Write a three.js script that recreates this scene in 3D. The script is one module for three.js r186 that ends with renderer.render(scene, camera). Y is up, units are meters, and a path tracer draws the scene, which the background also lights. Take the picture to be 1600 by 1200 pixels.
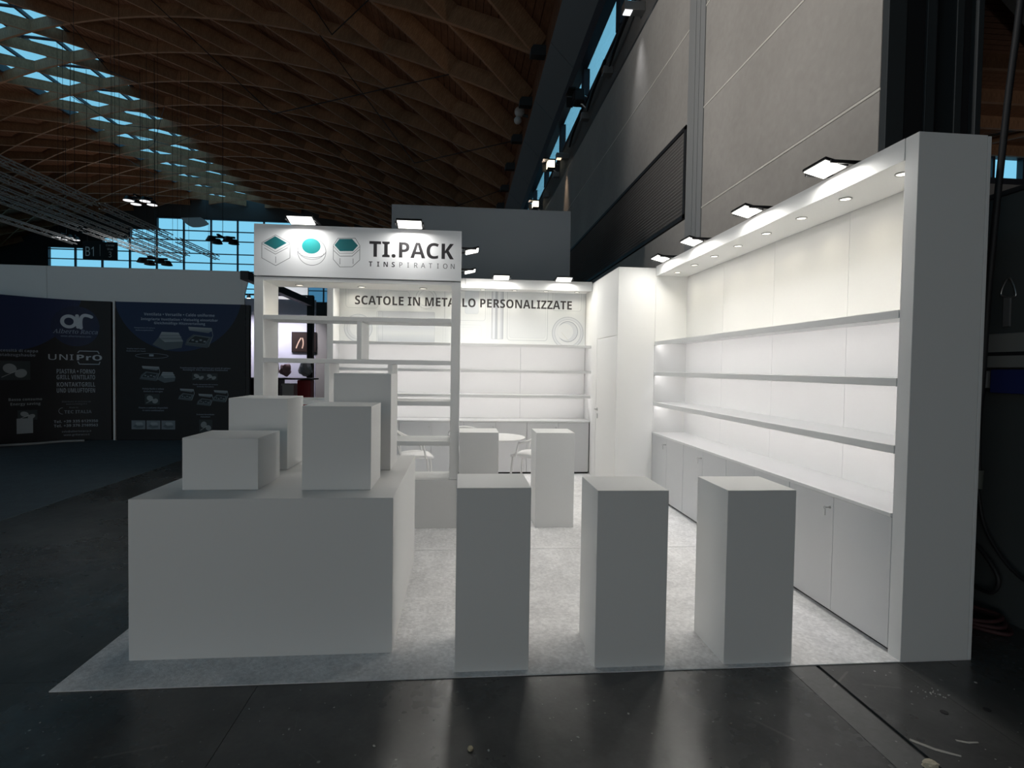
import * as THREE from 'three';
import { RoundedBoxGeometry } from 'three/addons/geometries/RoundedBoxGeometry.js';
import { mergeGeometries } from 'three/addons/utils/BufferGeometryUtils.js';
import { RectAreaLightUniformsLib } from 'three/addons/lights/RectAreaLightUniformsLib.js';

// ---------- camera, sky, exposure ----------
const scene = new THREE.Scene();
const FOCAL = 871.8, YAW = 0.0916, PITCH = 0.02913, ROLL = 0.01544, EYE = 1.67;
const camera = new THREE.PerspectiveCamera(2 * Math.atan(600 / FOCAL) * 180 / Math.PI, 4 / 3, 0.05, 400);
{
  const f = new THREE.Vector3(Math.sin(YAW) * Math.cos(PITCH), -Math.sin(PITCH), -Math.cos(YAW) * Math.cos(PITCH));
  const r0 = new THREE.Vector3(Math.cos(YAW), 0, Math.sin(YAW)), u0 = new THREE.Vector3().crossVectors(r0, f);
  const r = r0.clone().multiplyScalar(Math.cos(ROLL)).addScaledVector(u0, Math.sin(ROLL));
  const u = u0.clone().multiplyScalar(Math.cos(ROLL)).addScaledVector(r0, -Math.sin(ROLL));
  camera.position.set(0, EYE, 0);
  camera.quaternion.setFromRotationMatrix(new THREE.Matrix4().makeBasis(r, u, f.clone().negate()));
}
scene.background = new THREE.Color().setRGB(0.23, 0.63, 0.89);          // plain late-day sky
const renderer = new THREE.WebGLRenderer({ antialias: true });
renderer.toneMapping = THREE.LinearToneMapping;
renderer.toneMappingExposure = 1.0;
renderer.shadowMap.enabled = true;
RectAreaLightUniformsLib.init();
const POWER = { downlight: 0.52, led: 25, flood: 10.2, bay: 60, wash: 12, stand: 9, key: 980, up: 150, wallA: 2.6, wallB: 1.3 };   // candela or nits, by kind of lamp

// ---------- helpers ----------
let seed = 7;
const rnd = () => { seed = (seed + 0x6d2b79f5) | 0; let t = Math.imul(seed ^ (seed >>> 15), 1 | seed); t = (t + Math.imul(t ^ (t >>> 7), 61 | t)) ^ t; return ((t ^ (t >>> 14)) >>> 0) / 4294967296; };
const taken = new Map();
const numbered = (n) => { const k = taken.get(n) ?? 0; taken.set(n, k + 1); return k ? n + '_' + String(k).padStart(3, '0') : n; };
const V = (x, y, z) => new THREE.Vector3(x, y, z);
function tag(o, label, category, group) { o.userData.label = label; o.userData.category = category; if (group) o.userData.group = group; return o; }
function thing(name, label, category, at, group) {
  const o = new THREE.Group(); o.name = numbered(name); o.position.set(...at); scene.add(o);
  return tag(o, label, category, group);
}
function struct(name, at = [0, 0, 0]) { const o = new THREE.Group(); o.name = numbered(name); o.position.set(...at); o.userData.kind = 'structure'; scene.add(o); return o; }
const wpos = (o) => { const p = V(0, 0, 0); for (let q = o; q && q !== scene; q = q.parent) p.add(q.position); return p; };
// a part: geometry given in world coordinates, brought to its parent's own origin
function part(parent, name, geom, m, label) {
  const g = Array.isArray(geom) ? merge(geom) : geom, p = wpos(parent);
  g.translate(-p.x, -p.y, -p.z);
  const o = new THREE.Mesh(g, m); o.name = name; if (label) o.userData.label = label;
  parent.add(o); return o;
}
function solo(name, label, category, geom, m, group) {
  const g = Array.isArray(geom) ? merge(geom) : geom; g.computeBoundingBox();
  const b = g.boundingBox, c = V((b.min.x + b.max.x) / 2, b.min.y, (b.min.z + b.max.z) / 2);
  g.translate(-c.x, -c.y, -c.z);
  const o = new THREE.Mesh(g, m); o.name = numbered(name); o.position.copy(c); scene.add(o);
  return tag(o, label, category, group);
}
function merge(list) { return mergeGeometries(list.map((g) => { const q = g.index ? g.toNonIndexed() : g; for (const k of Object.keys(q.attributes)) if (!['position', 'normal', 'uv'].includes(k)) q.deleteAttribute(k); return q; })); }
// uv in metres by the side a face looks to
function boxUV(g, s = 1) {
  const q = g.index ? g.toNonIndexed() : g, p = q.attributes.position, n = q.attributes.normal, uv = new Float32Array(p.count * 2);
  for (let i = 0; i < p.count; i++) {
    const ax = Math.abs(n.getX(i)), ay = Math.abs(n.getY(i)), az = Math.abs(n.getZ(i));
    const [u, v] = ay >= ax && ay >= az ? [p.getX(i), p.getZ(i)] : ax >= az ? [p.getZ(i), p.getY(i)] : [p.getX(i), p.getY(i)];
    uv[2 * i] = u * s; uv[2 * i + 1] = v * s;
  }
  q.setAttribute('uv', new THREE.BufferAttribute(uv, 2)); return q;
}
// box by its extremes, with small chamfers
function bx(x0, x1, y0, y1, z0, z1, r = 0.002) {
  const w = Math.abs(x1 - x0), h = Math.abs(y1 - y0), d = Math.abs(z1 - z0), k = Math.min(r, w / 3, h / 3, d / 3);
  const g = r > 0 ? new RoundedBoxGeometry(w, h, d, 1, k) : new THREE.BoxGeometry(w, h, d);
  g.translate((x0 + x1) / 2, (y0 + y1) / 2, (z0 + z1) / 2);
  return boxUV(g);
}
function cyl(r0, r1, h, x, y, z, n = 24) { return new THREE.CylinderGeometry(r1, r0, h, n).translate(x, y + h / 2, z); }
function rod(a, b, r, n = 6) {
  const d = V(...b).sub(V(...a)), g = new THREE.CylinderGeometry(r, r, d.length(), n);
  g.applyQuaternion(new THREE.Quaternion().setFromUnitVectors(V(0, 1, 0), d.clone().normalize()));
  return g.translate((a[0] + b[0]) / 2, (a[1] + b[1]) / 2, (a[2] + b[2]) / 2);
}
function tube(pts, r, n = 24, k = 8, closed = false) { return new THREE.TubeGeometry(new THREE.CatmullRomCurve3(pts.map((p) => V(...p)), closed), n, r, k, closed); }
function prism(outline, y0, y1) {            // outline in x, z; extruded upwards
  const s = new THREE.Shape(outline.map(([x, z]) => new THREE.Vector2(x, -z)));
  return boxUV(new THREE.ExtrudeGeometry(s, { depth: y1 - y0, bevelEnabled: false }).rotateX(-Math.PI / 2).translate(0, y0, 0));
}

// ---------- textures ----------
function noiseTile(size, cells, octaves, salt) {
  const out = new Float32Array(size * size); let amp = 1, sum = 0;
  for (let o = 0; o < octaves; o++) {
    const c = cells << o, grid = new Float32Array(c * c); seed = salt * 131 + o * 977;
    for (let i = 0; i < c * c; i++) grid[i] = rnd();
    for (let y = 0; y < size; y++) for (let x = 0; x < size; x++) {
      const fx = x / size * c, fy = y / size * c, ix = Math.floor(fx), iy = Math.floor(fy), a = fx - ix, b = fy - iy, s = a * a * (3 - 2 * a), t = b * b * (3 - 2 * b);
      const g = (i, j) => grid[((iy + j) % c) * c + (ix + i) % c];
      out[y * size + x] += amp * ((g(0, 0) * (1 - s) + g(1, 0) * s) * (1 - t) + (g(0, 1) * (1 - s) + g(1, 1) * s) * t);
    }
    sum += amp; amp *= 0.55;
  }
  for (let i = 0; i < out.length; i++) out[i] /= sum;
  return out;
}
function dataTex(size, f, metres, srgb = true) {
  const d = new Uint8Array(size * size * 4);
  for (let i = 0; i < size * size; i++) { const c = f(i, i % size, Math.floor(i / size)); for (let k = 0; k < 3; k++) d[4 * i + k] = Math.max(0, Math.min(255, c[k] ?? c[0])); d[4 * i + 3] = 255; }
  const t = new THREE.DataTexture(d, size, size); t.magFilter = THREE.LinearFilter; t.minFilter = THREE.LinearMipmapLinearFilter; t.generateMipmaps = true;
  t.wrapS = t.wrapT = THREE.RepeatWrapping; t.repeat.set(1 / metres, 1 / metres); if (srgb) t.colorSpace = THREE.SRGBColorSpace; t.needsUpdate = true; return t;
}
function canvasTex(w, h, draw, metres) {
  const c = document.createElement('canvas'); c.width = w; c.height = h; draw(c.getContext('2d'), w, h);
  const t = new THREE.CanvasTexture(c); t.colorSpace = THREE.SRGBColorSpace; t.anisotropy = 8;
  if (metres) { t.wrapS = t.wrapT = THREE.RepeatWrapping; t.repeat.set(1 / metres, 1 / metres); }
  return t;
}
function fitText(c, s, x, base, width, cap, font) {
  c.save(); c.font = font + ' 100px sans-serif'; c.textAlign = 'left'; c.textBaseline = 'alphabetic';
  const w = c.measureText(s).width; c.translate(x, base); c.scale(width / w, cap / 71.4); c.fillText(s, 0, 0); c.restore();
}
function centred(c, s, x, base, size, font = '') { c.font = font + ' ' + size + 'px sans-serif'; c.textAlign = 'center'; c.textBaseline = 'alphabetic'; c.fillText(s, x, base); }
function poly(c, pts, close = true) { c.beginPath(); pts.forEach(([x, y], i) => (i ? c.lineTo(x, y) : c.moveTo(x, y))); if (close) c.closePath(); }

const N1 = noiseTile(512, 8, 5, 3), N2 = noiseTile(512, 4, 6, 11), N3 = noiseTile(512, 64, 3, 5);
const mat = (o) => new THREE.MeshStandardMaterial({ roughness: 0.6, ...o });
const lin = (r, g, b) => new THREE.Color().setRGB(r, g, b);
const bumpFine = dataTex(512, (i) => [128 + (N3[i] - 0.5) * 150], 0.4, false);
const bumpSoft = dataTex(512, (i) => [N1[i] * 255], 1.5, false);
const floorMap = canvasTex(2048, 2048, (c, w, h) => {
  const im = c.createImageData(w, h);
  for (let y = 0; y < h; y++) for (let x = 0; x < w; x++) {
    const i = (y >> 2) * 512 + (x >> 2), j = (y % 512) * 512 + (x % 512);
    const a = (N2[i] - 0.5) * 52 + (N1[j] - 0.5) * 22 + (N3[j] - 0.5) * 12, v = 82 + a, o = 4 * (y * w + x);
    im.data[o] = v + 1; im.data[o + 1] = v + 1; im.data[o + 2] = v; im.data[o + 3] = 255;
  }
  c.putImageData(im, 0, 0);
  seed = 91; c.lineCap = 'round';
  for (let k = 0; k < 420; k++) {                                        // scuffs and scratches
    const x = rnd() * w, y = rnd() * h, a = rnd() * 6.3, l = 8 + rnd() * rnd() * 190, v = 80 + rnd() * 70;
    c.strokeStyle = `rgba(${v},${v},${v - 4},${0.06 + rnd() * 0.16})`; c.lineWidth = 0.6 + rnd() * 1.6;
    c.beginPath(); c.moveTo(x, y); c.quadraticCurveTo(x + Math.cos(a) * l * 0.5 + rnd() * 12, y + Math.sin(a) * l * 0.5 + rnd() * 12, x + Math.cos(a) * l, y + Math.sin(a) * l); c.stroke();
  }
  for (let k = 0; k < 26; k++) {                                         // paint drags
    const x = rnd() * w, y = rnd() * h, a = rnd() * 6.3, l = 30 + rnd() * 90;
    c.strokeStyle = `rgba(150,148,140,${0.15 + rnd() * 0.25})`; c.lineWidth = 2 + rnd() * 5;
    c.beginPath(); c.moveTo(x, y); c.lineTo(x + Math.cos(a) * l, y + Math.sin(a) * l); c.stroke();
  }
  for (let k = 0; k < 900; k++) { const v = 110 + rnd() * 110; c.fillStyle = `rgba(${v},${v},${v - 8},${0.4 + rnd() * 0.5})`; c.beginPath(); c.arc(rnd() * w, rnd() * h, 0.6 + rnd() * rnd() * 3.2, 0, 7); c.fill(); }
}, 5);
const floorRough = dataTex(512, (i) => [120 + (N2[i] - 0.5) * 130 + (N3[i] - 0.5) * 40], 3.3, false);
const carpetMap = dataTex(512, (i) => { const v = 234 + (N3[i] - 0.5) * 44 + (N1[i] - 0.5) * 28; return [v, v, v + 1]; }, 1.1);
const concreteMap = dataTex(512, (i) => { const v = 158 + (N2[i] - 0.5) * 22 + (N3[i] - 0.5) * 10; return [v, v - 4, v - 9]; }, 4);
const woodMap = dataTex(512, (i, x, y) => { const g = N1[(y % 512) * 512 + ((x * 6) % 512)], v = (g - 0.5) * 46 + (N2[i] - 0.5) * 34; return [150 + v, 112 + v * 0.85, 82 + v * 0.7]; }, 1.6);

const M = {
  white: mat({ color: lin(0.76, 0.765, 0.76), roughness: 0.48, bumpMap: bumpFine, bumpScale: 0.0001 }),
  wall: mat({ color: lin(0.78, 0.78, 0.765), roughness: 0.7, bumpMap: bumpFine, bumpScale: 0.0001 }),
  door: mat({ color: lin(0.66, 0.665, 0.675), roughness: 0.5, bumpMap: bumpFine, bumpScale: 0.0001 }),
  sign: mat({ color: lin(0.76, 0.78, 0.8), roughness: 0.5 }),
  black: mat({ color: lin(0.012, 0.012, 0.014), roughness: 0.6 }),
  blackMetal: mat({ color: lin(0.02, 0.02, 0.022), roughness: 0.4, metalness: 0.4 }),
  steel: mat({ color: lin(0.5, 0.5, 0.5), roughness: 0.3, metalness: 0.9 }),
  darkSteel: mat({ color: lin(0.045, 0.052, 0.056), roughness: 0.5, metalness: 0.3 }),
  truss: mat({ color: lin(0.55, 0.56, 0.56), roughness: 0.6 }),
  greyPanel: mat({ color: lin(0.21, 0.235, 0.26), roughness: 0.75 }),
  concrete: mat({ map: concreteMap, roughness: 0.85, bumpMap: bumpSoft, bumpScale: 0.004 }),
  jointCover: mat({ color: lin(0.24, 0.245, 0.245), roughness: 0.6 }),
  sealant: mat({ color: lin(0.62, 0.6, 0.55), roughness: 0.8 }),
  darkBand: mat({ color: lin(0.11, 0.105, 0.1), roughness: 0.85 }),
  soffit: mat({ color: lin(0.17, 0.18, 0.19), roughness: 0.8 }),
  frame: mat({ color: lin(0.03, 0.035, 0.05), roughness: 0.5 }),
  louvre: mat({ color: lin(0.3, 0.29, 0.28), roughness: 0.6 }),
  floor: mat({ map: floorMap, roughnessMap: floorRough, roughness: 0.62, bumpMap: bumpSoft, bumpScale: 0.003 }),
  floorPale: mat({ map: floorMap, color: lin(1.6, 1.62, 1.65), roughness: 0.42 }),
  carpet: mat({ map: carpetMap, roughness: 0.95, bumpMap: bumpFine, bumpScale: 0.003 }),
  blueCarpet: mat({ map: carpetMap, color: lin(0.105, 0.135, 0.155), roughness: 0.95 }),
  rib: mat({ map: woodMap, color: lin(0.95, 0.95, 0.95), roughness: 0.7 }),
  deck: mat({ map: woodMap, color: lin(0.55, 0.45, 0.4), roughness: 0.8 }),
  deckDark: mat({ color: lin(0.02, 0.016, 0.014), roughness: 0.9 }),
  glass: new THREE.MeshPhysicalMaterial({ color: lin(0.98, 1, 1), roughness: 0.02, transmission: 1, thickness: 0, ior: 1.2 }),
  lens: mat({ color: lin(0.9, 0.9, 0.9), emissive: lin(1, 0.93, 0.78), emissiveIntensity: 2.2 }),
  led: mat({ color: lin(0.9, 0.9, 0.9), emissive: lin(1, 0.96, 0.95), emissiveIntensity: 2 }),
  floodLens: mat({ color: lin(0.9, 0.9, 0.9), emissive: lin(1, 0.98, 0.9), emissiveIntensity: 2.4 }),
  bayLens: mat({ color: lin(0.9, 0.9, 0.9), emissive: lin(0.98, 0.98, 1), emissiveIntensity: 1.1 }),
  plastic: mat({ color: lin(0.78, 0.78, 0.78), roughness: 0.35 }),
};

// ---------- lamps' own light ----------
function spotLight(at, to, color, power, angle, soft, size = 1) {
  const l = new THREE.SpotLight(color, power, 0, angle, soft, 2); l.position.set(...at); l.target.position.set(...to); l.shadow.radius = size;
  scene.add(l, l.target); return l;
}
function areaLight(at, to, color, nits, w, h) { const l = new THREE.RectAreaLight(color, nits, w, h); l.position.set(...at); l.lookAt(...to); scene.add(l); return l; }
const WARM = lin(1, 0.9, 0.72), PINK = lin(1, 0.955, 0.96), FLOOD = lin(1, 0.97, 0.92);
function downlight(label, group, [x, y, z]) {
  const t = thing('downlight', label, 'downlight', [x, y, z], group);
  const ring = new THREE.TorusGeometry(0.038, 0.006, 8, 28).rotateX(Math.PI / 2).translate(x, y - 0.003, z);
  part(t, 'trim_ring', ring, M.steel);
  part(t, 'lens', cyl(0.034, 0.034, 0.004, x, y - 0.005, z), M.lens);
  spotLight([x, y - 0.012, z], [x, 0, z], WARM, POWER.downlight, 1.35, 1, 2);
  return t;
}
// LED flood panel held out from a top edge; out = the horizontal way it reaches
function flood(label, group, [x, y, z], out, share = 1) {
  const t = thing('flood_light', label, 'flood light', [x, y, z], group), q = new THREE.Quaternion().setFromUnitVectors(V(0, 0, 1), V(...out));
  const put = (g) => g.applyQuaternion(q).translate(x, y, z);
  const tilt = (g) => g.rotateX(-0.24);
  part(t, 'housing', put(tilt(bx(-0.125, 0.125, 0.002, 0.022, -0.085, 0.085, 0.004))), M.blackMetal);
  part(t, 'diffuser', put(tilt(bx(-0.115, 0.115, -0.004, 0.004, -0.076, 0.076, 0.001))), M.floodLens);
  part(t, 'bracket', [put(bx(0.128, 0.14, -0.005, 0.018, -0.2, 0.05, 0.001)), put(bx(-0.14, -0.128, -0.005, 0.018, -0.2, 0.05, 0.001)), put(bx(-0.14, 0.14, -0.012, 0.012, -0.212, -0.196, 0.001))], M.blackMetal);
  const n = V(0, -0.97, 0.24).applyQuaternion(q), p = V(x, y - 0.012, z);
  areaLight(p.toArray(), p.clone().add(n).toArray(), FLOOD, POWER.flood * 8 * share, 0.23, 0.15);
  return t;
}

// ---------- hall floor ----------
{
  const f = struct('floor');
  part(f, 'floor_bed', bx(-63, 52, -0.3, -0.012, -76.4, 24.4, 0), M.black);
  const slab = (x0, x1, z0, z1, m = M.floor) => part(f, 'floor_panel', bx(x0 + 0.0015, x1 - 0.0015, -0.012, 0, z0 + 0.0015, z1 - 0.0015, 0), m);
  for (const [z0, z1] of [[-76, -12], [-12, -3.06], [-3.06, 1.5], [1.5, 24]]) {
    slab(-63, -14, z0, z1); slab(-14, -1.03, z0, z1); slab(-1.03, 1.86, z0, z1);
    slab(1.86, 2.033, z0, z1, M.floorPale); slab(2.053, 2.533, z0, z1); slab(2.533, 52, z0, z1);
  }
  for (const [x, z] of [[2.4, -2.502], [2.636, -2.507]]) part(f, 'drain_hole', cyl(0.017, 0.017, 0.003, x, 0, z), M.black);
}
// chips and crumbs left on the floor
{
  const list = []; seed = 55;
  for (let k = 0; k < 150; k++) {
    const x = -3 + rnd() * 6.3, z = -2.93 + rnd() * 1.1, s = 0.0015 + rnd() * rnd() * 0.005;
    list.push(new THREE.IcosahedronGeometry(s, 0).scale(1 + rnd(), 0.5, 1 + rnd()).rotateY(rnd() * 6).translate(x, s * 0.4, z));
  }
  for (let k = 0; k < 26; k++) { const s = 0.002 + rnd() * 0.003, a = rnd() * 6.3, r = rnd() * 0.07; list.push(new THREE.IcosahedronGeometry(s, 0).translate(2.47 + Math.cos(a) * r * 1.4, s * 0.4, -2.66 + Math.sin(a) * r)); }
  const o = solo('floor_crumbs', 'small pale crumbs of plaster and dust scattered over the dark floor before the stand', 'debris', list, mat({ color: lin(0.5, 0.5, 0.48), roughness: 0.9 }));
  o.userData.kind = 'stuff';
  solo('wood_chip', 'beige wood chip lying alone on the dark floor before the pedestals', 'wood chip', new THREE.DodecahedronGeometry(0.013, 0).scale(1, 0.7, 1.3).translate(0.062, 0.008, -2.39), mat({ color: lin(0.52, 0.45, 0.3), roughness: 0.9 }));
  const crumple = new THREE.IcosahedronGeometry(0.026, 2); seed = 4;
  { const p = crumple.attributes.position, m = new Map(); for (let i = 0; i < p.count; i++) { const key = [p.getX(i), p.getY(i), p.getZ(i)].map((v) => v.toFixed(4)).join(); if (!m.has(key)) m.set(key, 0.65 + rnd() * 0.5); const s = m.get(key); p.setXYZ(i, p.getX(i) * s * 1.4, p.getY(i) * s * 0.6, p.getZ(i) * s); } crumple.computeVertexNormals(); }
  solo('paper_scrap', 'crumpled cream paper scrap lying on the black floor gap', 'paper scrap', crumple.translate(2.01, 0.012, -2.15), mat({ color: lin(0.6, 0.54, 0.42), roughness: 0.9 }));
  const strip = (x0, z0, x1, z1, w, label) => { const d = V(x1 - x0, 0, z1 - z0), n = V(-d.z, 0, d.x).normalize().multiplyScalar(w / 2), m = V((x0 + x1) / 2, 0, (z0 + z1) / 2).addScaledVector(n, 1.5);
    solo('tape_scrap', label, 'tape scrap', prism([[x0 - n.x, z0 - n.z], [m.x - n.x, m.z - n.z], [x1 - n.x * 0.6, z1 - n.z * 0.6], [x1 + n.x * 0.6, z1 + n.z * 0.6], [m.x + n.x, m.z + n.z], [x0 + n.x, z0 + n.z]], 0.0005, 0.003), mat({ color: lin(0.4, 0.39, 0.36), roughness: 0.8 })); };
  strip(2.06, -2.32, 2.2, -2.2, 0.018, 'long curved pale tape scrap stuck beside the black floor gap');
  strip(2.27, -2.3, 2.36, -2.28, 0.012, 'short pale tape scrap stuck to the floor near the end pillar');
  strip(-2.85, -3.42, -2.72, -3.5, 0.03, 'pale torn tape scrap on the dark aisle floor beside the stand carpet corner');
}

// ---------- hall roof: timber lattice vault ----------
const RV = 57.05, XC = -30.261, YC = -34.93, DP = 0.06063, Z0 = -32.529, DZ = 1.7547, DEPTH = 0.7, ZFAR = -76, ZNEAR = 24;
const arc = (i, r = RV) => { const a = (2 + i) * DP; return [XC + r * Math.sin(a), YC + r * Math.cos(a)]; };
const ROOF = (x) => YC + Math.sqrt((RV + DEPTH + 0.03) ** 2 - (x - XC) ** 2);
const ceiling = struct('ceiling');
{
  // one rib: a curved bar standing on the vault's surface, i from -12 to 8
  const rib = (k, dir) => {
    const z = (i) => Z0 - 2 * DZ * k + dir * DZ * i;
    let a = -12, b = 8;
    const cut = (zz) => (zz - Z0 + 2 * DZ * k) / (dir * DZ);
    const c0 = cut(ZFAR + 0.2), c1 = cut(8);
    a = Math.max(a, Math.min(c0, c1)); b = Math.min(b, Math.max(c0, c1));
    if (b - a < 0.3) return;
    const n = Math.max(2, Math.round((b - a) * 2)), pos = [], idx = [], uv = [], w = 0.07;
    const slope = DZ / (RV * DP), nz = 1 / Math.hypot(1, slope), ns = -dir * slope * nz;
    for (let s = 0; s <= n; s++) {
      const i = a + (b - a) * s / n, t = (2 + i) * DP;
      for (const [r, e] of [[RV, -1], [RV, 1], [RV + DEPTH, 1], [RV + DEPTH, -1]]) {
        const [x, y] = arc(i, r);
        pos.push(x + e * w * ns * Math.cos(t), y - e * w * ns * Math.sin(t), z(i) + e * w * nz);
      }
    }
    const P = [], q = (p) => P.push(pos[3 * p], pos[3 * p + 1], pos[3 * p + 2]);
    for (let s = 0; s < n; s++) for (let f = 0; f < 4; f++) {
      const A = 4 * s + f, B = 4 * s + (f + 1) % 4, C = A + 4, D = B + 4, l0 = (a + (b - a) * s / n) * 3.9, l1 = (a + (b - a) * (s + 1) / n) * 3.9, h0 = f % 2 ? 0 : 0.2, h1 = f % 2 ? 0.85 : 0;
      q(A); q(B); q(C); q(B); q(D); q(C);
      uv.push(l0, h0, l0, h1, l1, h0, l0, h1, l1, h1, l1, h0);
    }
    const g = new THREE.BufferGeometry(); g.setAttribute('position', new THREE.Float32BufferAttribute(P, 3)); g.setAttribute('uv', new THREE.Float32BufferAttribute(uv, 2)); g.computeVertexNormals();
    part(ceiling, 'ceiling_rib', g, M.rib);
  };
  for (let k = -22; k <= 22; k++) { rib(k, 1); rib(k, -1); }
  // deck boards along the hall, each straight and laid on the ribs; open where the roof light runs
  const step = 0.3, n0 = -12.2 / 1, per = step / (RV * DP), rest = [], L0 = -2.95, L1 = -0.55;
  for (let i = -12.3; i < 8.15; i += per) {
    if (i + per > L0 && i < L1) continue;
    const t = (2 + i + per / 2) * DP, [x, y] = arc(i + per / 2, RV + DEPTH + 0.02);
    const g = boxUV(new THREE.BoxGeometry(step - 0.02, 0.04, 84)); g.rotateZ(-t); g.translate(x, y, -34);
    if (i > 3) part(ceiling, 'deck_board', g, M.deck); else rest.push(g);
  }
  part(ceiling, 'deck_boards', rest, M.deck).userData.kind = 'stuff';
  // roof skin over the boards, with the slot of the roof light
  const skin = (i0, i1) => {
    const s = new THREE.Shape(), m = 16, o = [];
    for (let j = 0; j <= m; j++) o.push(arc(i0 + (i1 - i0) * j / m, RV + DEPTH + 0.06));
    for (let j = m; j >= 0; j--) o.push(arc(i0 + (i1 - i0) * j / m, RV + DEPTH + 0.3));
    o.forEach(([x, y], j) => (j ? s.lineTo(x, y) : s.moveTo(x, y)));
    part(ceiling, 'roof_skin', boxUV(new THREE.ExtrudeGeometry(s, { depth: ZNEAR - ZFAR + 1, bevelEnabled: false }).translate(0, 0, ZFAR - 0.5)), M.deckDark);
  };
  skin(-12.6, L0); skin(L1, 8.35);
  // roof light: curbs, bars and panes
  for (const i of [L0, L1]) { const [x, y] = arc(i, RV + DEPTH + 0.35); part(ceiling, 'skylight_curb', bx(x - 0.1, x + 0.1, y - 0.4, y + 0.2, ZFAR, 8, 0), M.frame); }
  const cols = 4;
  for (let j = 0; j <= cols; j++) { const [x, y] = arc(L0 + (L1 - L0) * j / cols, RV + DEPTH + 0.42); if (j && j < cols) part(ceiling, 'skylight_bar', bx(x - 0.08, x + 0.08, y - 0.12, y + 0.1, ZFAR, 8, 0), M.frame); }
  const pitch = DZ * 2;
  for (let z = ZFAR + 2; z < 8; z += pitch) {
    for (let j = 0; j < cols; j++) {
      const a = L0 + (L1 - L0) * j / cols, b = L0 + (L1 - L0) * (j + 1) / cols, [xa, ya] = arc(a, RV + DEPTH + 0.42), [xb, yb] = arc(b, RV + DEPTH + 0.42);
      const g = bx(-Math.hypot(xb - xa, yb - ya) / 2, Math.hypot(xb - xa, yb - ya) / 2, -0.01, 0.01, -pitch / 2 + 0.05, pitch / 2 - 0.05, 0); g.rotateZ(Math.atan2(yb - ya, xb - xa)); g.translate((xa + xb) / 2, (ya + yb) / 2, z);
      part(ceiling, 'skylight_pane', g, M.glass);
    }
    const [xa, ya] = arc(L0, RV + DEPTH + 0.42), [xb, yb] = arc(L1, RV + DEPTH + 0.42), [xm, ym] = arc((L0 + L1) / 2, RV + DEPTH + 0.42);
    part(ceiling, 'skylight_bar', [rod([xa, ya, z + pitch / 2], [xm, ym, z + pitch / 2], 0.11, 4), rod([xm, ym, z + pitch / 2], [xb, yb, z + pitch / 2], 0.11, 4)], M.frame);
  }
  // tie rods that hang below the vault
  const node = (k, i) => { const [x, y] = arc(i); return [x, y, Z0 - 2 * DZ * k + DZ * i]; };
  const ties = [[0, 2, 1, 7], [0, 5, 0, 6], [1, 0, 3, 0], [3, -2, 5, -1], [2, -1, 4, -3], [4, 0, 6, -2], [5, 1, 5, -2], [1, 5, 2, 8], [5, 4, 4, 8], [6, -3, 8, -2]];
  for (const [k, i, l, j] of ties) { const a = node(k, i), b = node(l, j), m = [(a[0] + b[0]) / 2, Math.min(a[1], b[1]) - 0.9, (a[2] + b[2]) / 2]; part(ceiling, 'tie_rod', [rod(a, m, 0.022), rod(m, b, 0.022)], M.blackMetal); }
  // node plates where ribs meet the edge and at a few crossings
  for (let k = -3; k <= 7; k++) { const [x, y, z] = node(k, 8); part(ceiling, 'bearing_plate', bx(x - 0.12, x + 0.5, y - 0.08, y + 0.25, z - 0.16, z + 0.16, 0.01), M.darkSteel); }
  // boarded edge between the ribs' feet and the soffit
  for (let z = -60; z < 0; z += 0.42) part(ceiling, 'edge_board', bx(2.63, 2.67, 11.02, 12.75, z + 0.012, z + 0.408, 0), M.deck);
  part(ceiling, 'edge_backing', bx(2.7, 2.85, 11.02, 12.9, ZFAR, ZNEAR, 0), M.deckDark);
}

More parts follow.
